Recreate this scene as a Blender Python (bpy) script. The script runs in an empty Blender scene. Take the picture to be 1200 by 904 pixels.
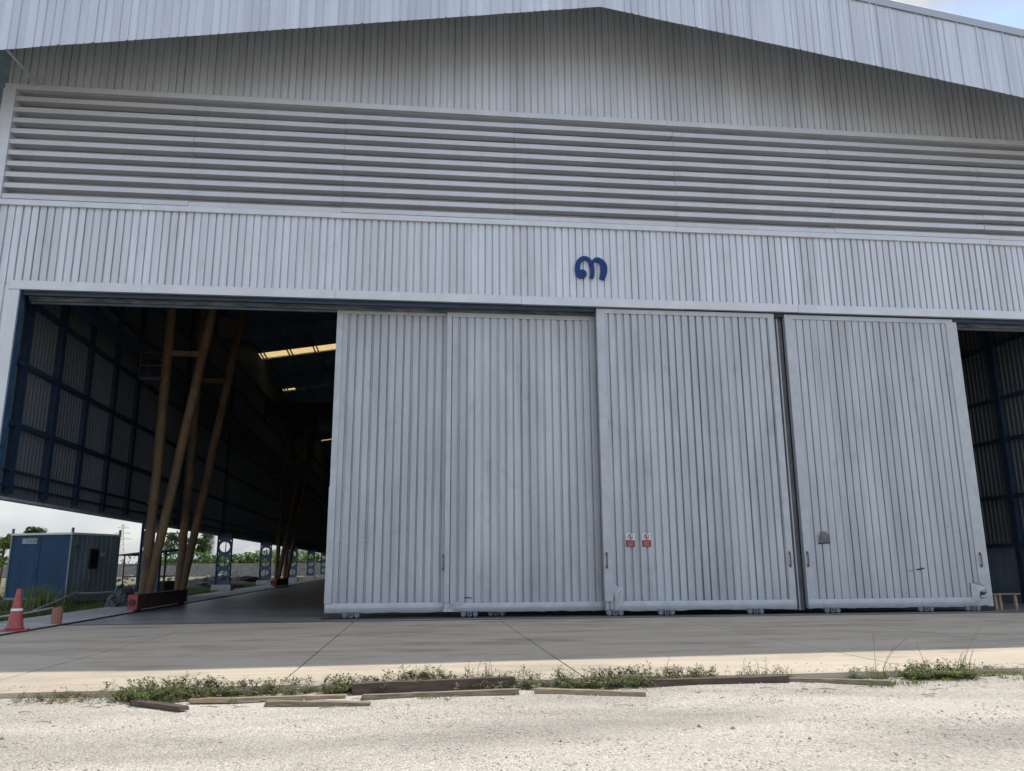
import bpy, math, random
from mathutils import Vector, Matrix
R = math.radians
random.seed(7)
S = bpy.context.scene
COL = S.collection

# ------------------------------------------------------------------ camera
CAM_D, CAM_H = 26.09, 1.6
F_PX, PITCH, YAW, ROLL = 937.48, .2214, .1132, -.0062
fw = Vector((math.sin(YAW)*math.cos(PITCH), math.cos(YAW)*math.cos(PITCH), math.sin(PITCH)))
rt = Vector((math.cos(YAW), -math.sin(YAW), 0)); up = rt.cross(fw)
rt2 = rt*math.cos(ROLL)+up*math.sin(ROLL); up2 = -rt*math.sin(ROLL)+up*math.cos(ROLL)
cd = bpy.data.cameras.new('camera'); cam = bpy.data.objects.new('camera', cd); COL.objects.link(cam)
m = Matrix((rt2, up2, -fw)).transposed().to_4x4(); m.translation = Vector((0, -CAM_D, CAM_H))
cam.matrix_world = m
cd.sensor_width = 36; cd.lens = F_PX/1200*36; cd.clip_start = .1; cd.clip_end = 6000
S.camera = cam

# ------------------------------------------------------------------ light
SUN = Vector((.43, .41, 1)).normalized()
elev = math.asin(SUN.z); azim = math.atan2(SUN.x, SUN.y)
w = bpy.data.worlds.new('World'); S.world = w; w.use_nodes = True
nt = w.node_tree; nt.nodes.clear()
def wn(t, **k):
    n = nt.nodes.new(t)
    for a, b in k.items(): setattr(n, a, b)
    return n
sky = wn('ShaderNodeTexSky', sky_type='NISHITA', sun_disc=False, sun_elevation=elev, sun_rotation=azim)
sky.air_density = 1.0; sky.dust_density = .4; sky.ozone_density = 1.5
tc = wn('ShaderNodeTexCoord'); mp = wn('ShaderNodeMapping'); mp.inputs['Scale'].default_value = (1.6, 1.6, 4.2)
mp.inputs['Location'].default_value = (3.1, 2.2, 1.0)
nz = wn('ShaderNodeTexNoise'); nz.inputs['Scale'].default_value = 1.7; nz.inputs['Detail'].default_value = 8; nz.inputs['Roughness'].default_value = .58
cr = wn('ShaderNodeValToRGB'); cr.color_ramp.elements[0].position = .44; cr.color_ramp.elements[1].position = .60
sx = wn('ShaderNodeSeparateXYZ')
hr = wn('ShaderNodeMapRange'); hr.inputs[1].default_value = 0; hr.inputs[2].default_value = .30; hr.inputs[3].default_value = .95; hr.inputs[4].default_value = 0
mx = wn('ShaderNodeMath', operation='MAXIMUM')
nz2 = wn('ShaderNodeTexNoise'); nz2.inputs['Scale'].default_value = 5; nz2.inputs['Detail'].default_value = 6
c2 = wn('ShaderNodeValToRGB'); c2.color_ramp.elements[0].color = (4.7, 4.9, 5.4, 1); c2.color_ramp.elements[1].color = (7.0, 6.9, 6.95, 1)
c2.color_ramp.elements[0].position = .35; c2.color_ramp.elements[1].position = .65
mix = wn('ShaderNodeMix', data_type='RGBA'); bg = wn('ShaderNodeBackground'); wo = wn('ShaderNodeOutputWorld')
bg.inputs['Strength'].default_value = .12
L = nt.links.new
L(tc.outputs['Generated'], mp.inputs['Vector']); L(mp.outputs[0], nz.inputs['Vector']); L(mp.outputs[0], nz2.inputs['Vector'])
L(nz.outputs['Fac'], cr.inputs[0]); L(tc.outputs['Generated'], sx.inputs[0]); L(sx.outputs['Z'], hr.inputs[0])
L(cr.outputs[0], mx.inputs[0]); L(hr.outputs[0], mx.inputs[1]); L(nz2.outputs['Fac'], c2.inputs[0])
dm = wn('ShaderNodeMapRange', interpolation_type='SMOOTHSTEP'); dm.inputs[1].default_value = -.25; dm.inputs[2].default_value = .35; dm.inputs[3].default_value = 1.15; dm.inputs[4].default_value = .50  # unseen clouds behind the camera are brightened to light the facade
cm_ = wn('ShaderNodeVectorMath', operation='SCALE'); L(sx.outputs['Y'], dm.inputs[0]); L(c2.outputs[0], cm_.inputs[0]); L(dm.outputs[0], cm_.inputs['Scale'])
L(mx.outputs[0], mix.inputs[0]); L(sky.outputs[0], mix.inputs[6]); L(cm_.outputs[0], mix.inputs[7])
L(mix.outputs[2], bg.inputs[0]); L(bg.outputs[0], wo.inputs[0])
sd = bpy.data.lights.new('sun', 'SUN'); sd.energy = 2.7; sd.angle = R(.53); sd.color = (1, .94, .84)
so = bpy.data.objects.new('sun', sd); COL.objects.link(so)
so.rotation_euler = SUN.to_track_quat('Z', 'Y').to_euler()
S.view_settings.view_transform = 'Standard'; S.view_settings.look = 'None'; S.view_settings.gamma = 1
S.view_settings.use_curve_mapping = False
S.view_settings.exposure = .85
S.cycles.max_bounces = 8; S.cycles.diffuse_bounces = 5

# ------------------------------------------------------------------ materials
def mat(name, col, rough=.6, metal=0., var=0., vscale=3., vstretch=(1, 1, 1), col2=None, cr0=.4, cr1=.65, bump=0., bscale=20., spec=None, trans=0.,
        panel=None, panelvar=.05, bstretch=(1, 1, 1), stain=None, streak=None):
    M = bpy.data.materials.new(name); M.use_nodes = True
    t = M.node_tree; b = t.nodes['Principled BSDF']; lk = t.links.new
    b.inputs['Base Color'].default_value = (*col, 1); b.inputs['Roughness'].default_value = rough; b.inputs['Metallic'].default_value = metal
    if spec is not None: b.inputs['Specular IOR Level'].default_value = spec
    tcn = t.nodes.new('ShaderNodeTexCoord')
    out = None
    if col2 is not None or var:
        mpn = t.nodes.new('ShaderNodeMapping'); mpn.inputs['Scale'].default_value = vstretch
        lk(tcn.outputs['Object'], mpn.inputs[0])
        n = t.nodes.new('ShaderNodeTexNoise'); n.inputs['Scale'].default_value = vscale; n.inputs['Detail'].default_value = 7; n.inputs['Roughness'].default_value = .6
        lk(mpn.outputs[0], n.inputs['Vector'])
        r = t.nodes.new('ShaderNodeValToRGB'); r.color_ramp.elements[0].position = cr0; r.color_ramp.elements[1].position = cr1
        c2 = col2 if col2 is not None else tuple(c*(1-var) for c in col)
        r.color_ramp.elements[0].color = (*c2, 1); r.color_ramp.elements[1].color = (*col, 1)
        lk(n.outputs['Fac'], r.inputs[0]); out = r.outputs[0]
    if panel:
        axis, width = panel
        s = t.nodes.new('ShaderNodeSeparateXYZ'); lk(tcn.outputs['Object'], s.inputs[0])
        d = t.nodes.new('ShaderNodeMath'); d.operation = 'DIVIDE'; d.inputs[1].default_value = width; lk(s.outputs[axis], d.inputs[0])
        fl = t.nodes.new('ShaderNodeMath'); fl.operation = 'FLOOR'; lk(d.outputs[0], fl.inputs[0])
        wn_ = t.nodes.new('ShaderNodeTexWhiteNoise'); wn_.noise_dimensions = '1D'; lk(fl.outputs[0], wn_.inputs['W'])
        mr = t.nodes.new('ShaderNodeMapRange'); mr.inputs[3].default_value = 1-panelvar; mr.inputs[4].default_value = 1+panelvar; lk(wn_.outputs['Value'], mr.inputs[0])
        mm = t.nodes.new('ShaderNodeMix'); mm.data_type = 'RGBA'; mm.blend_type = 'MULTIPLY'; mm.inputs[0].default_value = 1
        if out: lk(out, mm.inputs[6])
        else: mm.inputs[6].default_value = (*col, 1)
        cb = t.nodes.new('ShaderNodeCombineXYZ')
        for i in range(3): lk(mr.outputs[0], cb.inputs[i])
        lk(cb.outputs[0], mm.inputs[7]); out = mm.outputs[2]
    for cfg, sc, st_, lo, hi in ((stain, .9, (.5, 1, 1), .50, .68), (stain, 6, (.07, 1.5, 1), .55, .70), (stain, 14, (1, 1, 1), .62, .70), (streak, 5, (1, 1, .06), .52, .74), (streak, 1.3, (1, 1, .7), .58, .72)):
        if not cfg: continue
        mp_ = t.nodes.new('ShaderNodeMapping'); mp_.inputs['Scale'].default_value = st_; mp_.inputs['Location'].default_value = (sc, 2.3*sc, .7); lk(tcn.outputs['Object'], mp_.inputs[0])
        n_ = t.nodes.new('ShaderNodeTexNoise'); n_.inputs['Scale'].default_value = sc; n_.inputs['Detail'].default_value = 8; n_.inputs['Roughness'].default_value = .65; lk(mp_.outputs[0], n_.inputs['Vector'])
        r_ = t.nodes.new('ShaderNodeMapRange'); r_.inputs[1].default_value = lo; r_.inputs[2].default_value = hi; r_.inputs[3].default_value = 0; r_.inputs[4].default_value = cfg[0]; lk(n_.outputs['Fac'], r_.inputs[0])
        m_ = t.nodes.new('ShaderNodeMix'); m_.data_type = 'RGBA'; m_.blend_type = 'MULTIPLY'; lk(r_.outputs[0], m_.inputs[0])
        if out: lk(out, m_.inputs[6])
        else: m_.inputs[6].default_value = (*col, 1)
        m_.inputs[7].default_value = (*cfg[1], 1); out = m_.outputs[2]
    if out: lk(out, b.inputs['Base Color'])
    if bump:
        mpb = t.nodes.new('ShaderNodeMapping'); mpb.inputs['Scale'].default_value = bstretch; lk(tcn.outputs['Object'], mpb.inputs[0])
        n = t.nodes.new('ShaderNodeTexNoise'); n.inputs['Scale'].default_value = bscale; n.inputs['Detail'].default_value = 6
        lk(mpb.outputs[0], n.inputs['Vector'])
        bn = t.nodes.new('ShaderNodeBump'); bn.inputs['Strength'].default_value = 1; bn.inputs['Distance'].default_value = bump
        lk(n.outputs['Fac'], bn.inputs['Height']); lk(bn.outputs[0], b.inputs['Normal'])
    if trans:
        o = t.nodes['Material Output']; tr = t.nodes.new('ShaderNodeBsdfTranslucent'); tr.inputs[0].default_value = (*col, 1)
        if out: lk(out, tr.inputs[0])
        ms = t.nodes.new('ShaderNodeMixShader'); ms.inputs[0].default_value = trans
        lk(b.outputs[0], ms.inputs[1]); lk(tr.outputs[0], ms.inputs[2]); lk(ms.outputs[0], o.inputs[0])
    return M

MT = dict(
    clad=mat('silver_cladding', (.535, .568, .605), .5, .35, .12, 1.2, (1.5, 1, .12), panel=('X', .75), panelvar=.06, bump=.006, bscale=1.1, bstretch=(1, 1, .3), streak=(.35, (.66, .64, .60))),
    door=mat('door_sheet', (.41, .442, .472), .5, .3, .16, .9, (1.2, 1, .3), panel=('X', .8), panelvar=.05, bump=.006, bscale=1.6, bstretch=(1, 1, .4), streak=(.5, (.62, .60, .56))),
    trim=mat('trim_flashing', (.54, .57, .60), .5, .3, .1, 1.2, bump=.006, bscale=2.5),
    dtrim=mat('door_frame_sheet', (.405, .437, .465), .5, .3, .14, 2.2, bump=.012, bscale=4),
    louvre=mat('louvre_sheet', (.51, .525, .55), .48, .3, .08, 1.5, (.4, 1, 2), panel=('X', 6.0), panelvar=.04, streak=(.3, (.66, .63, .58))),
    fascia=mat('fascia_sheet', (.52, .555, .605), .42, .45, .14, .8, (1.2, 1, .15), panel=('X', .252), panelvar=.085, bump=.005, bscale=1, bstretch=(1, 1, .2)),
    roof=mat('roof_sheet', (.33, .37, .42), .5, .3),
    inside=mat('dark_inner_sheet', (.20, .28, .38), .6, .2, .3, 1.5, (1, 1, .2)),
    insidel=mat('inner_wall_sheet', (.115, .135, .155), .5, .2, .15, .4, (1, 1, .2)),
    blue=mat('blue_steel', (.035, .095, .19), .5, 0, .4, 3, bump=.004, bscale=12),
    bluemid=mat('blue_post_paint', (.014, .035, .072), .5, 0, .3, 3),
    bluedk=mat('blue_girt', (.016, .04, .08), .55, 0, .3, 3),
    rail=mat('weathered_rail', (.22, .23, .24), .6, .2, .5, 4, (.4, 1, 3), col2=(.07, .10, .14)),
    digit=mat('blue_digit_paint', (.008, .045, .18), .5, 0, .25, 8, spec=.2),
    yellow=mat('worn_yellow_paint', (.15, .098, .05), .65, 0, 0, 1.6, (1, 1, .5), col2=(.07, .046, .028), spec=.25, cr0=.35, cr1=.65, bump=.01, bscale=8),
    brown=mat('rusty_brown_steel', (.075, .045, .038), .7, 0, .5, 3, bump=.01, bscale=15),
    redpaint=mat('faded_red_paint', (.35, .05, .045), .6, 0, .4, 6),
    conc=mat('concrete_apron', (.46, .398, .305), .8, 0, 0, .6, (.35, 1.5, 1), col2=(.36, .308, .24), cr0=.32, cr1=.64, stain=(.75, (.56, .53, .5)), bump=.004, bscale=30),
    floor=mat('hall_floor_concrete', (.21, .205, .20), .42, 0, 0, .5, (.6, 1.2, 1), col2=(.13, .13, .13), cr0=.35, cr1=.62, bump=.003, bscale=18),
    strip=mat('kerb_strip_concrete', (.42, .41, .385), .8, 0, .3, 1, bump=.006, bscale=15),
    soil=mat('soil_ground', (.14, .115, .08), .9, 0, .3, 1),
    black=mat('black_rubber', (.02, .02, .022), .6),
    edgegrey=mat('dull_grey_door_edge', (.15, .16, .175), .6, .2, .3, 2),
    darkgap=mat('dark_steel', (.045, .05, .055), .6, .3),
    wheel=mat('roller_grey', (.20, .22, .245), .5, .3, .4, 15),
    handle=mat('handle_steel', (.10, .11, .12), .5, .5),
    white=mat('white_sign_paint', (.66, .66, .66), .5, 0, .2, 9),
    red=mat('red_sign_paint', (.20, .02, .023), .5),
    sky_=mat('translucent_skylight', (.85, .72, .48), .5, 0, .1, 3, trans=.8),
    cone=mat('cone_plastic', (.33, .062, .058), .5, 0, .2, 5),
    conew=mat('cone_band', (.7, .68, .66), .5),
    stump=mat('orange_stump_paint', (.26, .10, .06), .7, 0, 0, 9, (1, 1, .4), col2=(.2, .12, .08), cr0=.4, cr1=.55),
    cabin=mat('cabin_blue_paint', (.012, .05, .115), .55, 0, .3, 1.2, (1, 1, .4), bump=.01, bscale=2, spec=.2),
    cabin2=mat('cabin_lit_side_paint', (.16, .215, .24), .5, 0, .35, 1.5, (1, 1, .3), bump=.02, bscale=1.5),  # colour carries weathering plus bounced light painted into this side
    glass=mat('dark_window_glass', (.01, .012, .014), .08),
    wood=mat('grey_tan_timber', (.27, .22, .16), .85, 0, .55, 5, (.6, 6, 6), bump=.004, bscale=30),
    wood2=mat('tan_timber', (.37, .29, .19), .85, 0, .5, 5, (.6, 6, 6), bump=.004, bscale=30),
    wood3=mat('dark_timber', (.095, .068, .05), .85, 0, .4, 6, (.4, 4, 4), bump=.004, bscale=30),
    tarp=mat('grey_blue_tarp', (.09, .11, .12), .7, 0, 0, 11, col2=(.03, .04, .045), cr0=.42, cr1=.58, bump=.06, bscale=9),
    pipe=mat('pale_pipe', (.30, .30, .28), .6, 0, .3, 4),
    debris=mat('dark_rubble_soil', (.085, .075, .06), .9, 0, .5, 3, bump=.08, bscale=6),
    blockw=mat('grey_block_wall', (.26, .25, .235), .9, 0, .3, 1.2),
    whitew=mat('white_render', (.62, .62, .60), .8, 0, .15, .3),
    bluer=mat('pale_blue_roof', (.22, .31, .36), .6, 0, .15, .5),
    steelg=mat('galvanised_lattice', (.34, .36, .39), .6, .2),
    tower=mat('grey_concrete_tower', (.30, .32, .35), .9, 0, .2, .2),
    trunk=mat('tree_bark', (.10, .075, .05), .9, 0, .3, 5, bump=.02, bscale=12),
    leaf=mat('leaf_mid_green', (.065, .11, .028), .6, 0, 0, 1.3, col2=(.035, .065, .018), trans=.35),
    leafl=mat('leaf_bright_green', (.17, .24, .05), .6, 0, 0, 1.3, col2=(.09, .15, .035), trans=.45),
    weed=mat('weed_green', (.19, .225, .075), .6, 0, 0, 6, col2=(.085, .11, .04), trans=.5),
    weedl=mat('grass_bright', (.20, .26, .07), .6, 0, 0, 3, col2=(.10, .14, .035), trans=.4),
    dry=mat('dry_straw', (.36, .29, .17), .8, 0, .4, 8, trans=.3),
    grass=mat('field_grass', (.11, .15, .04), .7, 0, 0, .35, col2=(.06, .085, .025), trans=.3),
    grassb=mat('field_ground', (.12, .135, .05), .95, 0, 0, .25, col2=(.16, .13, .075), cr0=.4, cr1=.6),
)
# gravel with its own node set
def gravel_mat():
    M = bpy.data.materials.new('pale_gravel'); M.use_nodes = True
    t = M.node_tree; b = t.nodes['Principled BSDF']; lk = t.links.new; b.inputs['Roughness'].default_value = .9
    tcn = t.nodes.new('ShaderNodeTexCoord')
    def nz(sc, det, st=(1, 1, 1)):
        mpn = t.nodes.new('ShaderNodeMapping'); mpn.inputs['Scale'].default_value = st; lk(tcn.outputs['Object'], mpn.inputs[0])
        n = t.nodes.new('ShaderNodeTexNoise'); n.inputs['Scale'].default_value = sc; n.inputs['Detail'].default_value = det; lk(mpn.outputs[0], n.inputs['Vector']); return n
    a = nz(.45, 6, (.5, 1.6, 1)); r1 = t.nodes.new('ShaderNodeValToRGB')
    r1.color_ramp.elements[0].position = .36; r1.color_ramp.elements[0].color = (.37, .335, .285, 1)
    r1.color_ramp.elements[1].position = .6; r1.color_ramp.elements[1].color = (.57, .52, .445, 1); lk(a.outputs['Fac'], r1.inputs[0])
    v = t.nodes.new('ShaderNodeTexVoronoi'); v.inputs['Scale'].default_value = 32; lk(tcn.outputs['Object'], v.inputs['Vector'])
    mm = t.nodes.new('ShaderNodeMix'); mm.data_type = 'RGBA'; mm.blend_type = 'MULTIPLY'; mm.inputs[0].default_value = .7
    hs = t.nodes.new('ShaderNodeRGBToBW'); lk(v.outputs['Color'], hs.inputs[0])
    r2 = t.nodes.new('ShaderNodeMapRange'); r2.inputs[3].default_value = .55; r2.inputs[4].default_value = 1.25; lk(hs.outputs[0], r2.inputs[0])
    cb = t.nodes.new('ShaderNodeCombineXYZ')
    for i in range(3): lk(r2.outputs[0], cb.inputs[i])
    lk(r1.outputs[0], mm.inputs[6]); lk(cb.outputs[0], mm.inputs[7]); lk(mm.outputs[2], b.inputs['Base Color'])
    n2 = nz(55, 4); ad = t.nodes.new('ShaderNodeMath'); ad.operation = 'SUBTRACT'; lk(n2.outputs['Fac'], ad.inputs[0]); lk(v.outputs['Distance'], ad.inputs[1])
    bn = t.nodes.new('ShaderNodeBump'); bn.inputs['Distance'].default_value = .03; bn.inputs['Strength'].default_value = .9
    lk(ad.outputs[0], bn.inputs['Height']); lk(bn.outputs[0], b.inputs['Normal'])
    return M
MT['gravel'] = gravel_mat()

# ------------------------------------------------------------------ helpers
class MB:
    def __init__(s): s.v = []; s.f = []
    def add(s, vs, fs):
        n = len(s.v); s.v += [tuple(v) for v in vs]; s.f += [tuple(i+n for i in f) for f in fs]; return s
    def box(s, x0, x1, y0, y1, z0, z1):
        vs = [(x, y, z) for z in (z0, z1) for y in (y0, y1) for x in (x0, x1)]
        return s.add(vs, [(0, 2, 3, 1), (4, 5, 7, 6), (0, 1, 5, 4), (2, 6, 7, 3), (0, 4, 6, 2), (1, 3, 7, 5)])
    def bar(s, a, b, wx, wy, upv=(0, 0, 1)):        # square bar from a to b
        a = Vector(a); b = Vector(b); d = (b-a).normalized(); u = Vector(upv)
        if abs(d.dot(u)) > .98: u = Vector((0, 1, 0))
        sx = d.cross(u).normalized(); sy = sx.cross(d)
        vs = [p+sx*i*wx/2+sy*j*wy/2 for p in (a, b) for i, j in ((-1, -1), (1, -1), (1, 1), (-1, 1))]
        return s.add(vs, [(3, 2, 1, 0), (4, 5, 6, 7), (0, 1, 5, 4), (1, 2, 6, 5), (2, 3, 7, 6), (3, 0, 4, 7)])
    def tube(s, pts, rad, n=10):
        pts = [Vector(p) for p in pts]; rr = rad if isinstance(rad, (list, tuple)) else [rad]*len(pts)
        rings = []
        for i, p in enumerate(pts):
            d = (pts[min(i+1, len(pts)-1)]-pts[max(i-1, 0)]).normalized()
            u = Vector((0, 0, 1)) if abs(d.z) < .95 else Vector((0, 1, 0))
            a = d.cross(u).normalized(); b = a.cross(d)
            rings.append([p+(a*math.cos(2*math.pi*k/n)+b*math.sin(2*math.pi*k/n))*rr[i] for k in range(n)])
        vs = [v for r in rings for v in r]; fs = []
        for i in range(len(pts)-1):
            for k in range(n):
                fs.append((i*n+k, i*n+(k+1) % n, (i+1)*n+(k+1) % n, (i+1)*n+k))
        fs.append(tuple(range(n-1, -1, -1))); fs.append(tuple((len(pts)-1)*n+k for k in range(n)))
        return s.add(vs, fs)
    def prism(s, poly, y0, y1):                     # polygon in XZ extruded in Y (y0 front)
        n = len(poly)
        vs = [(x, y0, z) for x, z in poly]+[(x, y1, z) for x, z in poly]
        return s.add(vs, [tuple(range(n)), tuple(range(2*n-1, n-1, -1))]+[((i+1) % n, i, n+i, n+(i+1) % n) for i in range(n)])
    def build(s, name, m, parent=None, smooth=False, loc=None, rz=0):
        me = bpy.data.meshes.new(name); me.from_pydata(s.v, [], s.f); me.update()
        if smooth: me.polygons.foreach_set('use_smooth', [True]*len(me.polygons))
        o = bpy.data.objects.new(name, me); COL.objects.link(o)
        me.materials.append(MT[m] if isinstance(m, str) else m)
        if parent: o.parent = parent
        if loc: o.location = loc
        o.rotation_euler.z = rz
        return o
def tag(o, label=None, cat=None, group=None, kind=None):
    if label: o['label'] = label
    if cat: o['category'] = cat
    if group: o['group'] = group
    if kind: o['kind'] = kind
    return o
def empty(name, loc=(0, 0, 0), rz=0, label=None, cat=None, group=None):
    o = bpy.data.objects.new(name, None); COL.objects.link(o); o.location = loc; o.rotation_euler.z = rz
    o.empty_display_size = .2
    return tag(o, label, cat, group)
def copy_tree(o, parent=None):
    c = o.copy(); COL.objects.link(c)
    if parent: c.parent = parent
    for ch in list(o.children): copy_tree(ch, c)
    return c
SH = .022                                            # the hall runs back at this slight skew
def hx(x0, y): return x0-SH*y
SK = Matrix.Rotation(SH, 4, 'Z')

RIB = random.Random(99)
def rib_profile(a, b, pitch, wdt, dep, start=0., jit=0.):
    """flat pans with recessed grooves: list of (u, offset); offset>0 = recessed"""
    out = [(a, 0)]; u = a+start+pitch/2; e = .012
    while u+wdt/2 < b-.02:
        w2 = wdt/2*(1+jit*RIB.uniform(-.9, .8)); d2 = dep*(1+jit*RIB.uniform(-1.1, .5)); uc = u+jit*RIB.uniform(-.012, .012)
        out += [(uc-w2, 0), (uc-w2+e, d2), (uc+w2-e, d2), (uc+w2, 0)]; u += pitch
    out.append((b, 0)); return out
def dents(seed, x0, x1, z0, z1, n, amp):
    rn = random.Random(seed); D = [(rn.uniform(x0, x1), z0+(z1-z0)*rn.random()**1.6, rn.uniform(.15, .7), rn.uniform(.2, 1.3), rn.uniform(-1, 1)*amp) for _ in range(n)]
    p1, p2, p3 = rn.uniform(0, 6), rn.uniform(0, 6), rn.uniform(0, 6)
    def f(u, z):
        v = amp*.35*(math.sin(u*1.9+p1)*math.sin(z*.8+p2)+.6*math.sin(u*4.3+p3+z*.3))
        for a, b, sx_, sz_, h in D:
            q = ((u-a)/sx_)**2+((z-b)/sz_)**2
            if q < 9: v += h*math.exp(-q)
        return v
    return f
def sheet(mb, prof, zb, zt, fn, nz=1, disp=None):
    """extrude a profile between zb(u) and zt(u); fn maps (u, off, z) to space"""
    fb = zb if callable(zb) else (lambda u: zb); ft = zt if callable(zt) else (lambda u: zt)
    n = len(prof); vs = []
    for j in range(nz+1):
        for u, o in prof:
            z = fb(u)+(ft(u)-fb(u))*j/nz; vs.append(fn(u, o+(disp(u, z) if disp else 0), z))
    mb.add(vs, [(j*n+i, j*n+i+1, (j+1)*n+i+1, (j+1)*n+i) for j in range(nz) for i in range(n-1)])

# ------------------------------------------------------------------ ground
XC = 5.82                                            # centre line of the hall
XL, XR = -14.3, 25.94
def st(o, label=None): return tag(o, label, None, None, 'structure')
g = MB(); g.add([(-3000, -1500, -.22), (3000, -1500, -.22), (3000, 4500, -.22), (-3000, 4500, -.22)], [(0, 1, 2, 3)])
st(g.build('ground', 'grassb'), 'dry green field reaching to the horizon')
# gravel yard, gently uneven
g = MB(); NX, NY = 120, 60
def gz(x, y):
    return -.085+.012*math.sin(x*1.3+y*.7)+.010*math.sin(x*.53-y*2.1)+.006*math.sin(x*3.7+1)*math.sin(y*4.1)
vs = []; fs = []
for j in range(NY+1):
    for i in range(NX+1):
        x = -30+72*i/NX; y = -45+32.2*j/NY
        y2 = y if j < NY else -12.8
        vs.append((x, y2+.02*x*(j/NY), gz(x, y2)))
for j in range(NY):
    for i in range(NX): a = j*(NX+1)+i; fs.append((a, a+1, a+NX+2, a+NX+1))
g.add(vs, fs); st(g.build('gravel_yard', 'gravel', smooth=True), 'sunlit pale gravel yard in front of the hall')
g = MB(); g.add([(-400, -400, -.16), (400, -400, -.16), (400, -12, -.16), (-400, -12, -.16)], [(0, 1, 2, 3)])
st(g.build('dirt_yard', 'gravel'))
# concrete apron: slabs with open joints
g = MB(); jx = [-10.17, -6.1, -1.92, 2.42, 6.6+1.1, 11.9, 16.1, 20.3, 24.5, 28.7, 32.9, 37.1, 41.3, 45.5]
def edge_y(x): return -14.12+.018*x
for a, b in zip(jx[:-1], jx[1:]):
    x0, x1 = a+.014, b-.014
    for ya, yb in ((None, -1.775), (-1.745, -.98)) if x0 < -6.2 else ((None, -.98),):
        n = 6; top = []
        for k in range(n+1):
            x = x0+(x1-x0)*k/n; top.append((x, edge_y(x)+random.uniform(-.03, .03) if ya is None else ya))
        poly = top+[(x1-SH*-1.775*0, yb), (x0, yb)]
        m_ = len(poly)
        vs = [(x-SH*y*.6*0, y, 0) for x, y in poly]+[(x, y, -.2) for x, y in poly]
        g.add(vs, [tuple(range(m_))]+[((i+1) % m_, i, m_+i, m_+(i+1) % m_) for i in range(m_)])
st(g.build('concrete_apron', 'conc'), 'concrete apron of jointed slabs half in the shade of the roof')
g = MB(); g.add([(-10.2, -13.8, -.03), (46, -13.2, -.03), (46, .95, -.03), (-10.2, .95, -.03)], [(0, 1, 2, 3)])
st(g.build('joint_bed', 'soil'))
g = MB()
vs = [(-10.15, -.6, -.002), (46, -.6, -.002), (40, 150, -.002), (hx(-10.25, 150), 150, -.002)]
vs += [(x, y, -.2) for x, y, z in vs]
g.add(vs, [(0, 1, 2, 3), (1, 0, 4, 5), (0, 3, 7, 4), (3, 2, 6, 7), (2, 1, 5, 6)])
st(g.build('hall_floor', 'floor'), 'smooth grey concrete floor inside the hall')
g = MB()
y0, y1 = -16, 150
vs = [(hx(-12.62, y0), y0, .03), (hx(-10.32, y0), y0, .03), (hx(-10.32, y1), y1, .03), (hx(-12.62, y1), y1, .03)]
vs += [(x, y, -.3) for x, y, z in vs]
g.add(vs, [(0, 1, 2, 3), (1, 0, 4, 5), (2, 1, 5, 6), (0, 3, 7, 4)])
st(g.build('kerb_strip', 'strip'), 'pale concrete strip along the open side of the hall')
g = MB(); g.bar((hx(-10.24, -16), -16, .012), (hx(-10.24, 150), 150, .012), .05, .05)
g2 = MB(); g2.box(-10.1, 25.5, -.975, -.605, -.1, -.012); g2.box(-10.1, 25.5, -.86, -.80, -.02, .006); g2.box(-3.05, 19.4, -.06, 1.05, -.05, .004)  # last box is an added dark strip painting the shade below the doors
st(g2.build('door_track_and_shade_strip', 'darkgap'), 'dark floor track with an added dark strip painting the shade under the sliding doors')
st(g.build('crane_rail', 'darkgap'), 'dark crane rail set along the kerb strip')

# ------------------------------------------------------------------ the hall
hall = empty('warehouse_hall', (XC, 0, 0), 0, 'large silver corrugated steel warehouse with wide sliding doors and shallow gable roof', 'warehouse')
def part(mb, name, m, label=None, smooth=False, parent=None):
    """mb is in world space; child of the hall or of a part"""
    o = mb.build(name, m, None, smooth)
    p = parent or hall
    o.parent = p; o.matrix_parent_inverse = Matrix.Translation((-XC, 0, 0))
    if parent: o.matrix_parent_inverse = Matrix.Identity(4)
    if label: o['label'] = label
    return o
SL = .1615
def fz(x): return 20.42-SL*abs(x-XC)                 # bottom of the fascia
FH = 2.85
def rz_(x): return fz(x)+FH                          # roof top
YF = -2.5                                            # fascia plane
YB = 140
# gable cladding, louvre band, header cladding
def front(y): return lambda u, o, z: (u, y+o, z)
g = MB(); prof = rib_profile(XL+.05, XC, .255, .06, .05, 0, .22); sheet(g, prof, 17.55, lambda u: rz_(u)-.12, front(.0))
prof = rib_profile(XC, XR-.05, .255, .06, .05, 0, .22); sheet(g, prof, 17.55, lambda u: rz_(u)-.12, front(.0))
part(g, 'gable_cladding', 'clad', 'ribbed silver gable wall shaded by the overhang')
g = MB(); NL = 10; zt, zb = 17.48, 13.5; ph = (zt-zb)/NL
xs = [-14.1, -8, -2.9, 3.1, 9, 15, 21, 25.6]
for k in range(NL):
    z1 = zt-k*ph
    pr = [(.36, z1+.02), (.36, z1-.10), (-.04, z1-.225), (-.05, z1-.235), (-.05, z1-ph), (-.035, z1-ph-.002), (.36, z1-ph+.03)]
    for a, b in zip(xs[:-1], xs[1:]):
        dy = random.uniform(-.006, .006); dz = random.uniform(-.008, .008)
        vs = [(x, y+dy, z+dz) for x in (a+.004, b-.004) for y, z in pr]; n = len(pr)
        g.add(vs, [(i, i+n, i+n+1, i+1) for i in range(n-1)])
g.box(-14.1, 25.6, .03, .39, 17.485, 17.5)
lou = part(g, 'louvre_band', 'louvre', 'band of horizontal silver louvre blades')
g = MB(); g.box(XL, XR, .40, .44, 13.3, 17.6); part(g, 'louvre_backing', 'inside')
g = MB(); cuts = [XL, -9.5, -3.4, 2.7, 8.8, 14.9, 21, XR]
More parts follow.
